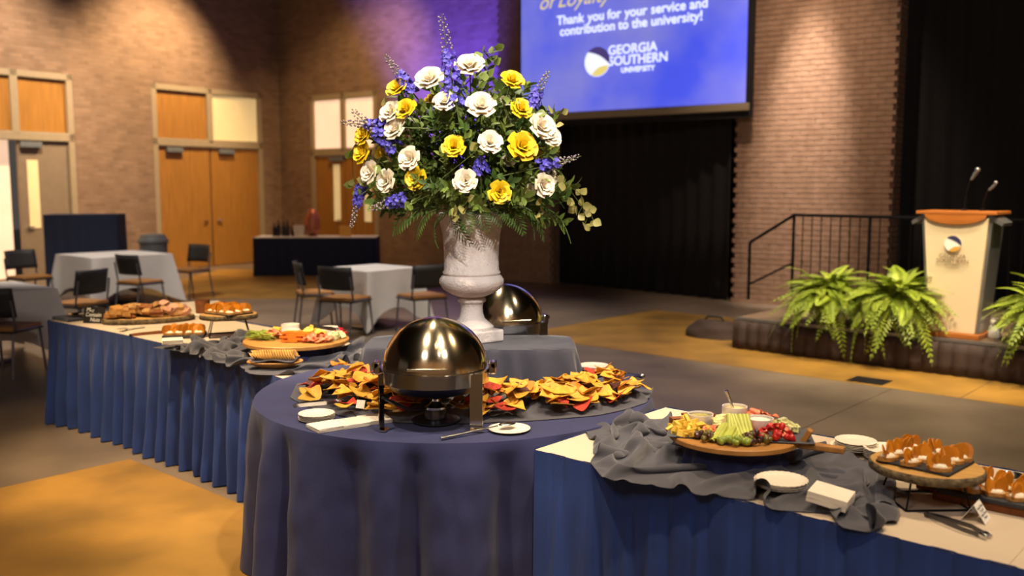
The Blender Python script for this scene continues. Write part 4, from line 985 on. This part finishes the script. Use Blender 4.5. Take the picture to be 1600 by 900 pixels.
def tongs(loc, rz, L_, label, m='steel', wd=.012, tilt=0):
    t = thing('serving_tongs', label, 'tongs', loc); t.rotation_euler = (0, -tilt, rz)
    for s in (-1, 1):
        P = [(0, 0, .008), (L_ * .25, s * .012, .010), (L_ * .7, s * .022, .010), (L_, s * .010, .006)]
        b = MB()
        for (a, c) in zip(P, P[1:]):
            a, c = Vector(a), Vector(c); b.add([a + Vector((0, 0, -wd / 2)), c + Vector((0, 0, -wd / 2)), c + Vector((0, 0, wd / 2)), a + Vector((0, 0, wd / 2))], [(0, 1, 2, 3)])
        b.build('arm', m, t, solid=.002)
        MB().ball((L_, s * .010, .007), (.018, .004, .010), 8, 6).build('tip', 'steel', t, smooth=180)
    MB().tube([(.0, -.004, .008), (0, .004, .008)], .008, 10).build('hinge', 'dark_steel', t)
    return t
def spoon(a, b, label, m='steel'):
    a, b = Vector(a), Vector(b); d = b - a; t = thing('serving_spoon', label, 'spoon', a)
    MB().tube([(0, 0, 0), d * .3, d * .75], [.0075, .005, .0045], 8).build('handle', m, t, smooth=60)
    bw = MB().ball((0, 0, 0), (.040, .025, .008), 14, 8).build('bowl', m, t, smooth=180); bw.location = d * .88; bw.rotation_euler.z = math.atan2(d.y, d.x)
    return t

# on the round table
plates((-.82, 3.845, TZ), 6, PM2, 'scalloped small white plate in the stack under the tongs', 'plates under the tongs')
tongs((-.925, 3.90, TZ + .040), R(28), .19, 'steel tongs with ridged arms lying across the scalloped plates', 'steel', .016)
for k, (x, y, w_) in enumerate(((-.755, 3.705, 'in front of two others'), (-.660, 3.765, 'between two others'), (-.575, 3.825, 'nearest the chips'))):
    napkins((x, y, TZ + .001 + (2 - k) * .0003), 6, R(38 - k * 6), 'white paper napkin in the fanned stack ' + w_, 'napkin stacks on the round table')
cd = MB().box((0, 0, .018), (.04, .002, .036)).build('name_card', 'paper'); cd.location = (-.645, 3.885, TZ + .04); cd.rotation_euler = (R(-20), 0, R(-20)); tag(cd, 'small white card leaning on the chips behind the napkins', 'card')
plates((-.008, 3.675, TZ), 1, PM3, 'round white plate holding the long serving spoon', None)
spoon((-.275, 3.525, TZ + .008), (.015, 3.725, TZ + .022), 'long steel serving spoon resting on the round white plate')
plates((.44, 4.93, TZ), 4, PM, 'white plate in the stack behind the draped riser', 'plates behind the riser')
tongs((.48, 4.80, TZ), R(-22), .20, 'steel tongs lying beyond the riser near the chips')

# ------------------------------------------------------------------ serving boards
def log_slab(t, rx, ry, z, th, seed, lug=.04):
    def rad(a): return 1 + lug * noise.noise((math.cos(a) * 1.4, math.sin(a) * 1.4, seed)) + .018 * noise.noise((math.cos(a) * 9, math.sin(a) * 9, seed))
    n = 72; P = [(rx * rad(2 * math.pi * i / n) * math.cos(2 * math.pi * i / n), ry * rad(2 * math.pi * i / n) * math.sin(2 * math.pi * i / n)) for i in range(n)]
    MB().prism([(x * .965, y * .965) for x, y in P], z, z + th).build('cut_face', 'wood_light', t)
    b = MB(); V = []
    for j, (k, zz) in enumerate(((.962, 0), (1.0, .15), (1.006, .6), (.985, .96), (.962, .99))): V += [(x * (k + .008 * noise.noise((x * 60, y * 60, j))), y * k, z + th * zz) for x, y in P]
    b.add(V, [(j * n + i, j * n + (i + 1) % n, (j + 1) * n + (i + 1) % n, (j + 1) * n + i) for j in range(4) for i in range(n)]); b.build('bark', 'bark', t, smooth=60)
def wire_stand(loc, rz, hx, hy, h, label):
    t = thing('wire_stand', label, 'stand', loc, rz); C4 = [(-hx, -hy), (hx, -hy), (hx, hy), (-hx, hy)]
    for i in range(4):
        a, c = C4[i], C4[(i + 1) % 4]
        MB().tube([(a[0], a[1], .004), (c[0], c[1], .004)], .0035, 6).build('foot_bar', 'black_wire', t); MB().tube([(a[0] * .8, a[1] * .8, h), (c[0] * .8, c[1] * .8, h)], .0035, 6).build('top_bar', 'black_wire', t)
        MB().tube([(a[0], a[1], .004), (a[0] * .8, a[1] * .8, h)], .0035, 6).build('leg', 'black_wire', t)
    return t
# crostini: bread, cheese, three orange slices
CB = mesh_only(MB().prism([(.036 * math.cos(a) * (1 + .08 * math.sin(3 * a)), .024 * math.sin(a)) for a in [i * .3927 for i in range(16)]], 0, .012), 'bread', 'bread', 50)
def blob(rx, ry, rz_, k):
    def fn(u, v):
        th = 2 * math.pi * u; ph = math.pi / 2 * (1 - v) * .99; n_ = 1 + .22 * noise.noise((math.cos(th) * 2, math.sin(th) * 2, v * 2 + k)); return (rx * n_ * math.cos(th) * math.sin(ph), ry * n_ * math.sin(th) * math.sin(ph), rz_ * math.cos(ph) * n_)
    return MB().grid(fn, 14, 6, cu=True)
CS = mesh_only(blob(.026, .018, .010, 1), 'cheese_spread', 'cream_spread', 180)
OS = mesh_only(MB().prism([(.017 * math.cos(a), .021 * math.sin(a) + .012) for a in [i * .4488 for i in range(14)]], -.0012, .0012, Matrix.Rotation(R(90), 4, 'X')), 'orange_slice', 'orange_slice', 40)
def crostini(M_, label, grp, ns=3):
    t = thing('crostini', label, 'crostini', group=grp); t.matrix_world = M_
    inst(CB, 'bread', t); inst(CS, 'cheese_spread', t, Matrix.Translation((0, 0, .011)))
    for i in range(ns):
        inst(OS, 'orange_slice', t, Matrix.Translation((-.016 + i * .032 / max(1, ns - 1), -.008 + i * .005 + rnd(-.003, .003), .014)) @ Matrix.Rotation(R(25) + rnd(-.4, .4), 4, 'Z') @ Matrix.Rotation(rnd(-.4, .05), 4, 'X') @ Matrix.Scale(rnd(1.0, 1.3), 4))
# raised slab on the far end of the right table
def R3(x, y, z): return Matrix.Translation((x, y, z))
SLB = Vector((1.30, 2.855, TH)); SR = R(-38)
wire_stand((SLB.x, SLB.y, TH + .0005), SR + R(40), .10, .09, .092, 'black wire stand lifting the bark-edged slab of crostini, right by the tent card')
t = thing('log_slab', 'bark-edged wood slab of crostini raised on wire above the tent card', 'serving board', (SLB.x, SLB.y, TH + .096), SR); log_slab(t, .172, .150, 0, .028, 3)
sl = MB().box((0, 0, .004), (.225, .205, .008)).build('slate_tile', 'slate', bevel=.002); sl.location = (SLB.x, SLB.y + .01, TH + .125); sl.rotation_euler.z = R(-46); tag(sl, 'square dark slate tile on the raised slab near the tent card', 'slate tile')
for j in range(4):
    for i in range(3):
        p = Vector((SLB.x, SLB.y + .01, 0)) + Matrix.Rotation(R(-46), 3, 'Z') @ Vector((-.078 + .075 * i + rnd(-.008, .008), -.078 + .052 * j + rnd(-.006, .006), 0))
        crostini(R3(p.x, p.y, TH + .1335) @ Matrix.Rotation(rnd(-.7, .5), 4, 'Z'), 'crostini with orange slices on the raised slab near the tent card', 'crostini on the raised slab near the tent card', 3 if i % 2 else 4)
# long board beside it
LB = Vector((1.545, 2.82, TH)); LR = R(-40)
t = thing('wooden_board', 'long dark wooden board under the slate tray beside the tent card', 'serving board', (LB.x, LB.y, TH), LR)
MB().prism([(-.20, -.09), (.22, -.09), (.22, .09), (-.20, .09)], .0, .026).build('plank', 'brown_cookie', t, bevel=.005); MB().prism([(-.27, -.022), (-.20, -.03), (-.20, .03), (-.27, .022)], .004, .022).build('handle', 'brown_cookie', t, bevel=.004)
sl = MB().box((0, 0, .008), (.40, .20, .016)).build('slate_tray', 'slate', bevel=.004); sl.location = (LB.x + .012, LB.y - .012, TH + .027); sl.rotation_euler.z = LR; tag(sl, 'long dark slate tray of crostini on the wooden board', 'slate tray')
for j in range(3):
    for i in range(6):
        p = Vector((LB.x + .012, LB.y - .012, 0)) + Matrix.Rotation(LR, 3, 'Z') @ Vector((-.165 + .064 * i + rnd(-.008, .008), -.062 + .06 * j + rnd(-.006, .006), 0))
        crostini(R3(p.x, p.y, TH + .044) @ Matrix.Rotation(LR + R(20) + rnd(-.5, .5), 4, 'Z'), 'crostini with orange slices on the long slate tray', 'crostini on the long slate tray', 4 if (i + j) % 2 else 3)
for x, y, lb in ((1.66, 3.02, 'small shiny steel bowl behind the long slate tray'),):
    o = MB().lathe([(.02, 0), (.035, .012), (.045, .035), (.043, .035), (.03, .012), (.005, .006)], 24).build('steel_bowl', 'steel', smooth=60); o.location = (x, y, TH + .001); tag(o, lb, 'bowl')
tongs((1.245, 2.715, TH + .003), R(-62), .19, 'steel and black tongs lying before the wire stand and tent card', 'dark_steel', .014)
tc = thing('tent_card', 'small white folded tent card with printed lines before the slate tray', 'card', (1.385, 2.70, TH + .001), R(52))
for s in (-1, 1):
    MB().add([(-.036, s * .034, 0), (.036, s * .034, 0), (.036, 0, .052), (-.036, 0, .052)], [(0, 1, 2, 3)]).build('panel', 'ink_white', tc, solid=.0008)
TM = Matrix.Translation((0, -.0185, .0265)) @ Matrix.Rotation(R(56.8), 4, 'X')
text_mesh('Sweet Potato\nCrostini\nGoat Cheese\nHoney', .0115, 'ink_navy', 'printed_lines', tc, TM, ext=.0001)
# plate piles and napkins on the right table
plates((PLR.x, PLR.y, .782), 5, PM, 'beaded white plate in the stack on the bunched cloth', 'plates on the bunched cloth', .004)
napkins((NPR.x + .01, NPR.y, .790), 12, R(58), 'cream paper napkin in the thick stack on the bunched cloth', 'napkins on the bunched cloth', (.0004, .0003), .0026, R(8))
plates((1.275, 3.40, TH + .012), 7, PM2, 'thin scalloped plate in the leaning pile beyond the board handle', 'plates beyond the board handle', .0042, .012)
plates((1.36, 3.30, TH + .006), 8, PM, 'beaded white plate in the stack behind the raised slab', 'plates behind the raised slab', .0042)

def ramekin(loc, r, h, dip, label):
    t = thing('dip_bowl', label, 'bowl', loc)
    MB().lathe([(r * .9, 0), (r * .97, .003), (r, h), (r * .94, h), (r * .92, h * .8)], 36, cap=False).build('bowl', 'porcelain', t, smooth=50); MB().lathe([(r * .9, .001), (r * .9, .003)], 24).build('base', 'porcelain', t)
    MB().lathe([(r * .94, h * .84), (r * .5, h * .86), (.001, h * .88)], 30).build('dip', dip, t, smooth=180)
def scatter(n, cx, cy, rx, ry, z, hz, make, label, cat, grp, nm, me, tilt=.4, smin=.85, smax=1.15, org=(0, 0)):
    for i in range(n):
        a = rnd(0, 6.28); q = math.sqrt(rnd(0, 1)); x = cx + rx * q * math.cos(a); y = cy + ry * q * math.sin(a)
        o = inst(random.choice(me), nm); o.matrix_world = Matrix.Translation((org[0] + x, org[1] + y, z + hz * (1 - q) * rnd(.3, 1))) @ Matrix.Rotation(rnd(0, 6.28), 4, 'Z') @ Matrix.Rotation(rnd(-tilt, tilt), 4, 'X') @ Matrix.Rotation(rnd(-tilt, tilt), 4, 'Y') @ Matrix.Scale(rnd(smin, smax), 4)
        tag(o, label, cat, grp)
def bx(a, b, c, m, nm, bev=0): return mesh_only(MB().box((0, 0, 0), (a, b, c)), nm, m)
def curl_mesh(m, nm):
    def fn(u, v): a = u * 4.2; r = .014 - .002 * u; return (r * math.cos(a), (v - .5) * .03 + .004 * u, r * math.sin(a))
    return mesh_only(MB().grid(fn, 10, 3), nm, m, 180)
def wedge(m, nm, s): return mesh_only(MB().add([(0, -s, 0), (s * .8, s * .5, -s * .3), (-s * .8, s * .5, -s * .3), (0, s * .2, s * .8), (0, s * .9, .1 * s)], [(0, 1, 3), (0, 3, 2), (1, 4, 3), (2, 3, 4), (0, 2, 4, 1)]), nm, m, 60)
CHS = [bx(.013, .05, .013, 'cheese', 'cheese_stick'), bx(.022, .022, .02, 'cheese', 'cheese_stick')]
CHP = [bx(.024, .024, .02, 'cheese_pale', 'cheese_cube')]
SAL = [curl_mesh('salami', 'salami_curl'), mesh_only(MB().lathe([(.017, 0), (.018, .001), (.018, .0025), (.016, .003)], 16), 'salami_curl', 'salami')]
STR = [mesh_only(MB().lathe([(.001, -.018), (.008, -.012), (.014, 0), (.013, .008), (.005, .012), (.001, .011)], 12), 'strawberry', 'strawberry', 180), wedge('berry_flesh', 'strawberry', .014), wedge('strawberry', 'strawberry', .017)]
GRP = [mesh_only(MB().ball((0, 0, 0), (.0105, .0105, .012), 10, 8), 'grape', 'grape', 180)]
OLV = [mesh_only(MB().ball((0, 0, 0), (.0095, .0095, .012), 10, 8), 'olive', m, 180) for m in ('olive', 'olive_dark')]
MEL = [bx(.026, .024, .022, 'melon', 'melon_cube')]
CEL = mesh_only(MB().grid(lambda u, v: (.009 * math.cos(math.pi * (u * 1.1 - .05)), (v - .5) * .11, .008 * math.sin(math.pi * (u * 1.1 - .05))), 8, 4), 'celery_stick', 'celery', 180)
CAR = bx(.010, .095, .010, 'carrot', 'carrot_stick')
BEA = mesh_only(MB().tube([(0, -.045, 0), (.003, 0, .003), (0, .045, 0)], [.002, .0042, .002], 6), 'green_bean', 'bean', 180)
# --- right board
def board(loc, r, th, label, handle=None):
    t = thing('round_board', label, 'serving board', loc)
    n = 56; MB().lathe([(r - .006, 0), (r, .004), (r, th - .004), (r - .004, th)], n).build('disc', 'wood', t, smooth=40)
    if handle:
        a, L_ = handle; M_ = Matrix.Rotation(a, 4, 'Z')
        MB().box((r + L_ / 2 - .01, 0, th / 2), (L_, .034, th), M_).build('handle', 'wood', t, bevel=.005)
        MB().box((0, 0, .022), (.020, .03, .06), M_ @ Matrix.Translation((r + .012, 0, th)) @ Matrix.Rotation(R(28), 4, 'Y')).build('handle_prop', 'wood', t, bevel=.004)
    return t
def cloth_riser(loc, r, h, label):
    t = thing('board_riser', label, 'riser', loc)
    MB().grid(lambda u, v: ((r + .02 * (1 - v) + .010 * math.sin(u * 6.283 * 14) * (1 - v)) * math.cos(u * 6.283) , (r + .02 * (1 - v) + .010 * math.sin(u * 6.283 * 14) * (1 - v)) * math.sin(u * 6.283), h * v), 140, 5, cu=True).build('drape', 'navy_cloth', t, smooth=180); MB().lathe([(r, h - .004), (r, h - .0005)], 40).build('top', 'navy_cloth', t)
BZ = .845
cloth_riser((BR.x, BR.y, TH + .003), .165, BZ - TH - .004, 'low riser in navy cloth under the fruit board')
board((BR.x, BR.y, BZ), .232, .022, 'round wooden board of fruit, vegetables and dips with side handle', (R(-30), .16))
crumple('board_napkin', [((BR.x - .245, BR.y - .02), (BR.x - .19, BR.y + .10)), ((BR.x - .16, BR.y - .14), (BR.x - .08, BR.y + .12)), ((BR.x + .0, BR.y - .13), (BR.x + .03, BR.y + .12)), ((BR.x + .13, BR.y - .19), (BR.x + .17, BR.y + .06)), ((BR.x + .255, BR.y - .14), (BR.x + .24, BR.y + .02))], BZ + .0225, 'dark napkin lining the round fruit board', comp=1.1, lift=.01, hmax=.012, seed=31)
fz = BZ + .026; fo = (BR.x, BR.y)
ramekin((BR.x - .105, BR.y + .085, fz), .047, .045, 'dip_green', 'white bowl of green herb dip on the fruit board')
ramekin((BR.x + .040, BR.y + .165, fz), .047, .055, 'dip_cream', 'white bowl of creamy dip with a spoon standing in it')
ramekin((BR.x + .100, BR.y + .035, fz), .050, .042, 'dip_white', 'white bowl of plain white dip beside the strawberries')
spoon((BR.x + .005, BR.y + .16, fz + .115), (BR.x + .045, BR.y + .165, fz + .018), 'thin steel spoon standing in the creamy dip bowl')
W_ = 'on the fruit board'
scatter(52, -.160, .0, .062, .085, fz + .008, .050, 0, 'yellow cheese stick in the pile ' + W_, 'cheese', 'yellow cheese on the fruit board', 'cheese_stick', CHS, .5, org=fo)
scatter(20, -.02, .09, .055, .06, fz + .012, .03, 0, 'pale cheese cube between the dip bowls', 'cheese', 'pale cheese on the fruit board', 'cheese_cube', CHP, .4, org=fo)
scatter(38, .120, .14, .075, .05, fz + .010, .04, 0, 'salami curl behind the white dip ' + W_, 'salami', 'salami behind the white dip', 'salami_curl', SAL, .5, org=fo)
scatter(12, -.085, -.035, .04, .03, fz + .010, .02, 0, 'salami curl before the green dip ' + W_, 'salami', 'salami before the green dip', 'salami_curl', SAL, .5, org=fo)
scatter(14, .025, -.035, .035, .03, fz + .010, .025, 0, 'salami curl beside the olives ' + W_, 'salami', 'salami beside the olives', 'salami_curl', SAL, .5, org=fo)
scatter(40, .128, -.085, .068, .06, fz + .012, .045, 0, 'red strawberry piece in the pile ' + W_, 'strawberry', 'strawberries on the fruit board', 'strawberry', STR, .9, org=fo)
scatter(24, .180, .0, .040, .055, fz + .012, .04, 0, 'pale melon cube beside the strawberries', 'melon', 'melon on the fruit board', 'melon_cube', MEL, .5, org=fo)
scatter(38, .045, -.135, .048, .055, fz + .010, .03, 0, 'olive in the pile between strawberries and grapes', 'olive', 'olives between strawberries and grapes', 'olive', OLV, 1, org=fo)
scatter(26, -.120, -.10, .045, .045, fz + .010, .022, 0, 'olive beside the yellow cheese sticks', 'olive', 'olives beside the cheese', 'olive', OLV, 1, org=fo)
scatter(34, -.035, -.165, .055, .03, fz + .010, .015, 0, 'green grape at the front edge of the fruit board', 'grape', 'grapes on the fruit board', 'grape', GRP, 1, org=fo)
for i in range(14):
    lean = i > 6; o = inst(CEL, 'celery_stick'); x = (-.085 + .011 * i) if not lean else (-.035 + .012 * (i - 7))
    o.matrix_world = Matrix.Translation((fo[0] + x, fo[1] + (-.10 if not lean else -.075), fz + (.02 + .004 * (i % 3) if not lean else .035))) @ Matrix.Rotation((R(-30) if not lean else R(rnd(-10, 10))), 4, 'Z') @ Matrix.Rotation(R(16 if not lean else 38), 4, 'X')
    tag(o, 'celery stick ' + ('lying in the row' if not lean else 'leaning upright') + ' ' + W_, 'celery', 'celery on the fruit board')
for x, y in ((-.185, .115), (-.13, .175), (-.06, .185)):
    o = inst(bx(.05, .035, .022, 'brown_cookie', 'nut_bar'), 'nut_bar'); o.location = (fo[0] + x, fo[1] + y, fz + .012); o.rotation_euler.z = rnd(-.4, .4); tag(o, 'dark nut bar at the back of the fruit board', 'snack bar', 'nut bars on the fruit board')
# --- left board
BZ2 = .835
cloth_riser((BL.x, BL.y, TH + .003), .22, BZ2 - TH - .004, 'low riser in navy cloth under the charcuterie board')
board((BL.x, BL.y, BZ2), .305, .024, 'round wooden charcuterie board with carrots, beans and salami')
fz = BZ2 + .028; fo = (BL.x, BL.y); W_ = 'on the charcuterie board'
ramekin((fo[0] - .075, fo[1] + .17, fz), .055, .058, 'dip_cream', 'tall white bowl of dip at the back of the charcuterie board')
ramekin((fo[0] - .04, fo[1] + .03, fz), .055, .046, 'dip_cream', 'white dip bowl behind the carrot sticks')
ramekin((fo[0] + .165, fo[1] + .14, fz), .055, .046, 'dip_white', 'white dip bowl beside the strawberries of the charcuterie board')
for i in range(56):
    o = inst(BEA, 'green_bean'); o.matrix_world = Matrix.Translation((fo[0] - .215 + rnd(-.05, .07), fo[1] - .02 + rnd(-.07, .07), fz + .004 + .035 * i / 56)) @ Matrix.Rotation(R(60) + rnd(-.5, .5), 4, 'Z') @ Matrix.Rotation(rnd(-.25, .25), 4, 'X')
    tag(o, 'green bean in the heap ' + W_, 'green bean', 'green beans on the charcuterie board')
for i in range(34):
    o = inst(CAR, 'carrot_stick'); o.matrix_world = Matrix.Translation((fo[0] + .02 + rnd(-.045, .045), fo[1] - .14 + (i % 7) * .013, fz + .006 + .011 * (i // 7))) @ Matrix.Rotation(R(90) + rnd(-.12, .12), 4, 'Z')
    tag(o, 'carrot stick in the stacked row ' + W_, 'carrot', 'carrots on the charcuterie board')
scatter(30, -.14, .03, .06, .10, fz + .01, .035, 0, 'salami curl between beans and dip ' + W_, 'salami', 'salami between beans and dip', 'salami_curl', SAL, .6, 1.0, 1.4, org=fo)
scatter(34, .14, -.10, .085, .07, fz + .01, .035, 0, 'salami curl heaped beside the carrots', 'salami', 'salami beside the carrots', 'salami_curl', SAL, .6, 1.0, 1.4, org=fo)
scatter(26, .06, .12, .10, .07, fz + .012, .04, 0, 'yellow cheese piece between the dip bowls of the charcuterie board', 'cheese', 'cheese on the charcuterie board', 'cheese_stick', CHS, .5, 1.0, 1.3, org=fo)
scatter(10, -.16, .18, .04, .04, fz + .012, .03, 0, 'yellow cheese piece behind the salami by the tall dip bowl', 'cheese', 'cheese by the tall dip bowl', 'cheese_stick', CHS, .5, org=fo)
scatter(18, .235, .0, .035, .06, fz + .012, .03, 0, 'pale melon cube on the charcuterie board edge', 'melon', 'melon on the charcuterie board', 'melon_cube', MEL, .5, 1.0, 1.3, org=fo)
scatter(18, .235, .10, .04, .06, fz + .012, .04, 0, 'strawberry piece on the charcuterie board', 'strawberry', 'strawberries on the charcuterie board', 'strawberry', STR, .9, 1.0, 1.4, org=fo)
tongs((fo[0] + .10, fo[1] + .04, fz + .052), R(-35), .18, 'dark tongs lying over the salami of the charcuterie board', 'dark_steel')
# --- crackers
t = thing('wooden_dish', 'leaf-shaped wooden dish holding the rows of crackers', 'dish', (CRK.x, CRK.y, TH + .012), R(4))
MB().grid(lambda u, v: ((.02 + .13 * v) * math.cos(u * 6.283), (.02 + .07 * v) * math.sin(u * 6.283) * (1 + .12 * math.cos(u * 12.57)), .035 * v * v), 48, 7, cu=True).build('shell', 'wood', t, smooth=180, solid=.006)
o = MB().grid(lambda u, v: ((u - .5) * .24, (v - .5) * .15, .030 - .035 * abs((u - .5) * 2) ** 3 * 0 + .012 * math.sin(u * 9) * (v - .5)), 16, 8).build('cracker_napkin', 'charcoal_cloth', smooth=180, solid=.002); o.location = (CRK.x, CRK.y - .004, TH + .030); tag(o, 'dark napkin under the rows of crackers', 'napkin')
CKM = mesh_only(MB().lathe([(.020, 0), (.0215, .0015), (.020, .003)], 16), 'cracker', 'cracker', 40)
for row in range(3):
    for i in range(17):
        o = inst(CKM, 'cracker'); o.matrix_world = Matrix.Translation((CRK.x - .110 + .0135 * i, CRK.y - .045 + row * .040, TH + .083 + .008 * (row == 1))) @ Matrix.Rotation(R(90), 4, 'Z') @ Matrix.Rotation(R(62 if i > 4 else 40 + 5 * i), 4, 'X')
        tag(o, 'round cracker in the overlapping rows on the wooden dish', 'cracker', 'crackers on the wooden dish')
# --- raised slab, slate and tongs on the left table
S2 = Vector((-1.885, 6.16)); 
wire_stand((S2.x, S2.y, TH + .0005), R(20), .13, .10, .11, 'black wire stand under the crostini slab behind the charcuterie board')
t = thing('log_slab', 'bark-edged wood slab of crostini raised behind the charcuterie board', 'serving board', (S2.x, S2.y, TH + .114), R(10)); log_slab(t, .19, .14, 0, .032, 8)
sl = MB().box((0, 0, .004), (.26, .20, .008)).build('slate_tile', 'slate', bevel=.002); sl.location = (S2.x, S2.y, TH + .147); sl.rotation_euler.z = R(-35); tag(sl, 'dark slate tile on the raised slab behind the charcuterie board', 'slate tile')
for j in range(3):
    for i in range(4):
        p = Vector((S2.x, S2.y, 0)) + Matrix.Rotation(R(-35), 3, 'Z') @ Vector((-.095 + .063 * i, -.065 + .065 * j, 0))
        crostini(R3(p.x, p.y, TH + .1555) @ Matrix.Rotation(rnd(-.6, .6), 4, 'Z') @ Matrix.Scale(1.15, 4), 'crostini on the raised slab behind the charcuterie board', 'crostini on the raised slab behind the charcuterie board')
S3 = Vector((-2.16, 6.10))
sl = MB().box((0, 0, .01), (.26, .17, .02)).build('slate_tray', 'slate', bevel=.003); sl.location = (S3.x, S3.y, TH + .001); sl.rotation_euler.z = R(10); tag(sl, 'dark slate tray of crostini lying on the white topper', 'slate tray')
for j in range(2):
    for i in range(4):
        p = Vector((S3.x, S3.y, 0)) + Matrix.Rotation(R(10), 3, 'Z') @ Vector((-.09 + .06 * i, -.04 + .075 * j, 0))
        crostini(R3(p.x, p.y, TH + .022) @ Matrix.Rotation(rnd(-.4, .4), 4, 'Z') @ Matrix.Scale(1.2, 4), 'crostini on the slate tray lying flat on the white topper', 'crostini on the flat slate tray')
tongs((-2.52, 6.10, TH + .003), R(38), .26, 'wooden handled tongs lying before the flat slate tray', 'brown_cookie', .016)
napkins((-2.07, 5.63, .80), 9, R(20), 'cream napkin in the stack on the folded dark cloth', 'napkins on the folded dark cloth')
# --- big slab of bars and cookies
S4 = Vector((-2.665, 6.80)); SA = R(24)
t = thing('log_slab', 'long oval bark-edged slab heaped with cookies and bars', 'serving board', (S4.x, S4.y, TH + .001), SA); log_slab(t, .32, .165, 0, .038, 14)
BAR = [('blond_bar', (.075, .05, .028), 'blond bar'), ('brown_cookie', (.085, .05, .022), 'brown cookie bar'), ('pink_bar', (.07, .055, .03), 'pinkish iced bar'), ('bread', (.08, .055, .026), 'golden bread slice')]
BM = [[bx(*d, m, 'cookie_bar') for m, d, _ in BAR], None]
DSC = mesh_only(MB().lathe([(.030, 0), (.036, .006), (.030, .014), (.012, .018), (.001, .018)], 16), 'cookie', 'cracker', 60)
for i in range(62):
    lx = -.26 + .52 * ((i * .618) % 1); ly = rnd(-.10, .10) * (1 - abs(lx) * 1.2); k = i / 62
    p = Vector((S4.x, S4.y, 0)) + Matrix.Rotation(SA, 3, 'Z') @ Vector((lx, ly, 0)); z = TH + .055 + .075 * k * (1 - (ly / .13) ** 2) * (1 - (lx / .30) ** 4)
    kind = (3 if lx < -.14 else random.choice((0, 1, 0, 3)) if lx < .06 else random.choice((2, 2, 2, 0)))
    o = inst(BM[0][kind], 'cookie_bar'); o.matrix_world = Matrix.Translation((p.x, p.y, z)) @ Matrix.Rotation(rnd(0, 3.1), 4, 'Z') @ Matrix.Rotation(rnd(-.6, .6), 4, 'X') @ Matrix.Rotation(rnd(-.4, .4), 4, 'Y')
    tag(o, BAR[kind][2] + ' in the heap on the long oval slab', 'cookie bar', 'bars and cookies on the oval slab')
pl = thing('white_platter', 'long white platter standing behind the heaped oval slab', 'platter', (-2.50, 7.08, TH + .002), SA)
MB().prism([(-.26, -.06), (.26, -.06), (.26, .06), (-.26, .06)], 0, .008).build('base', 'white_plate', pl, bevel=.003)
MB().prism([(-.26, .052), (.26, .052), (.26, .06), (-.26, .06)], .008, .10).build('back_rim', 'white_plate', pl, bevel=.003)
MB().lathe([(.05, 0), (.055, .10), (.05, .10), (.045, .01)], 20).build('cup', 'brown_cookie', None, smooth=40)
o = bpy.data.objects['cup']; o.location = (-2.33, 6.98, TH + .04); tag(o, 'dark brown cup at the end of the heaped slab', 'cup')
tg = thing('serving_scoop', 'clear plastic serving scoop lying before the oval slab', 'scoop', (-2.62, 6.42, TH + .004), R(60)); MB().box((0, 0, .003), (.16, .02, .006)).build('handle', 'clear_plastic', tg, bevel=.002); MB().box((-.10, 0, .015), (.06, .05, .004)).build('blade', 'clear_plastic', tg)
# --- far end
o = MB().box((0, 0, .011), (.26, .22, .022)).build('folded_napkin', 'charcoal_cloth', bevel=.006); o.location = (-3.27, 6.92, TH + .001); o.rotation_euler.z = R(-40); tag(o, 'folded dark napkin at the table end under the metal tray', 'napkin')
tr = thing('metal_tray', 'oval metal tray resting on the folded dark napkin', 'tray', (-3.17, 6.93, TH + .024), R(8)); MB().grid(lambda u, v: (.145 * v * math.cos(u * 6.283), .10 * v * math.sin(u * 6.283), .018 * max(0, v - .7) / .3), 40, 8, cu=True).build('dish', 'brass_chrome', tr, smooth=180, solid=.002)
for i in range(7):
    o = inst(NAP, 'wrapped_sweet'); o.matrix_world = Matrix.Translation((-3.17 + rnd(-.07, .07), 6.93 + rnd(-.05, .05), TH + .036 + i * .002)) @ Matrix.Rotation(rnd(0, 3), 4, 'Z') @ Matrix.Rotation(rnd(-.2, .2), 4, 'X') @ Matrix.Scale(.35, 4); tag(o, 'pale wrapped sweet in the oval metal tray', 'sweet', 'sweets in the metal tray')
sg = thing('allergy_sign', 'black easel sign with white handwriting beside the metal tray', 'sign', (-3.03, 6.70, TH + .001), R(-12))
MB().box((0, 0, .06), (.17, .008, .12), Matrix.Rotation(R(-10), 4, 'X')).build('board', 'black_board', sg, bevel=.002); MB().box((0, .045, .045), (.05, .006, .10), Matrix.Rotation(R(18), 4, 'X')).build('prop', 'black_board', sg)
for k, (tx, x) in enumerate((('May', -.03), ('Contain', -.005), ('Nuts', .01))):
    text_mesh(tx, .040, 'ink_white', 'lettering', sg, Matrix.Rotation(R(-10), 4, 'X') @ Matrix.Translation((x, -.0046, .098 - k * .036)) @ RX, ext=.0003, shear=.2)
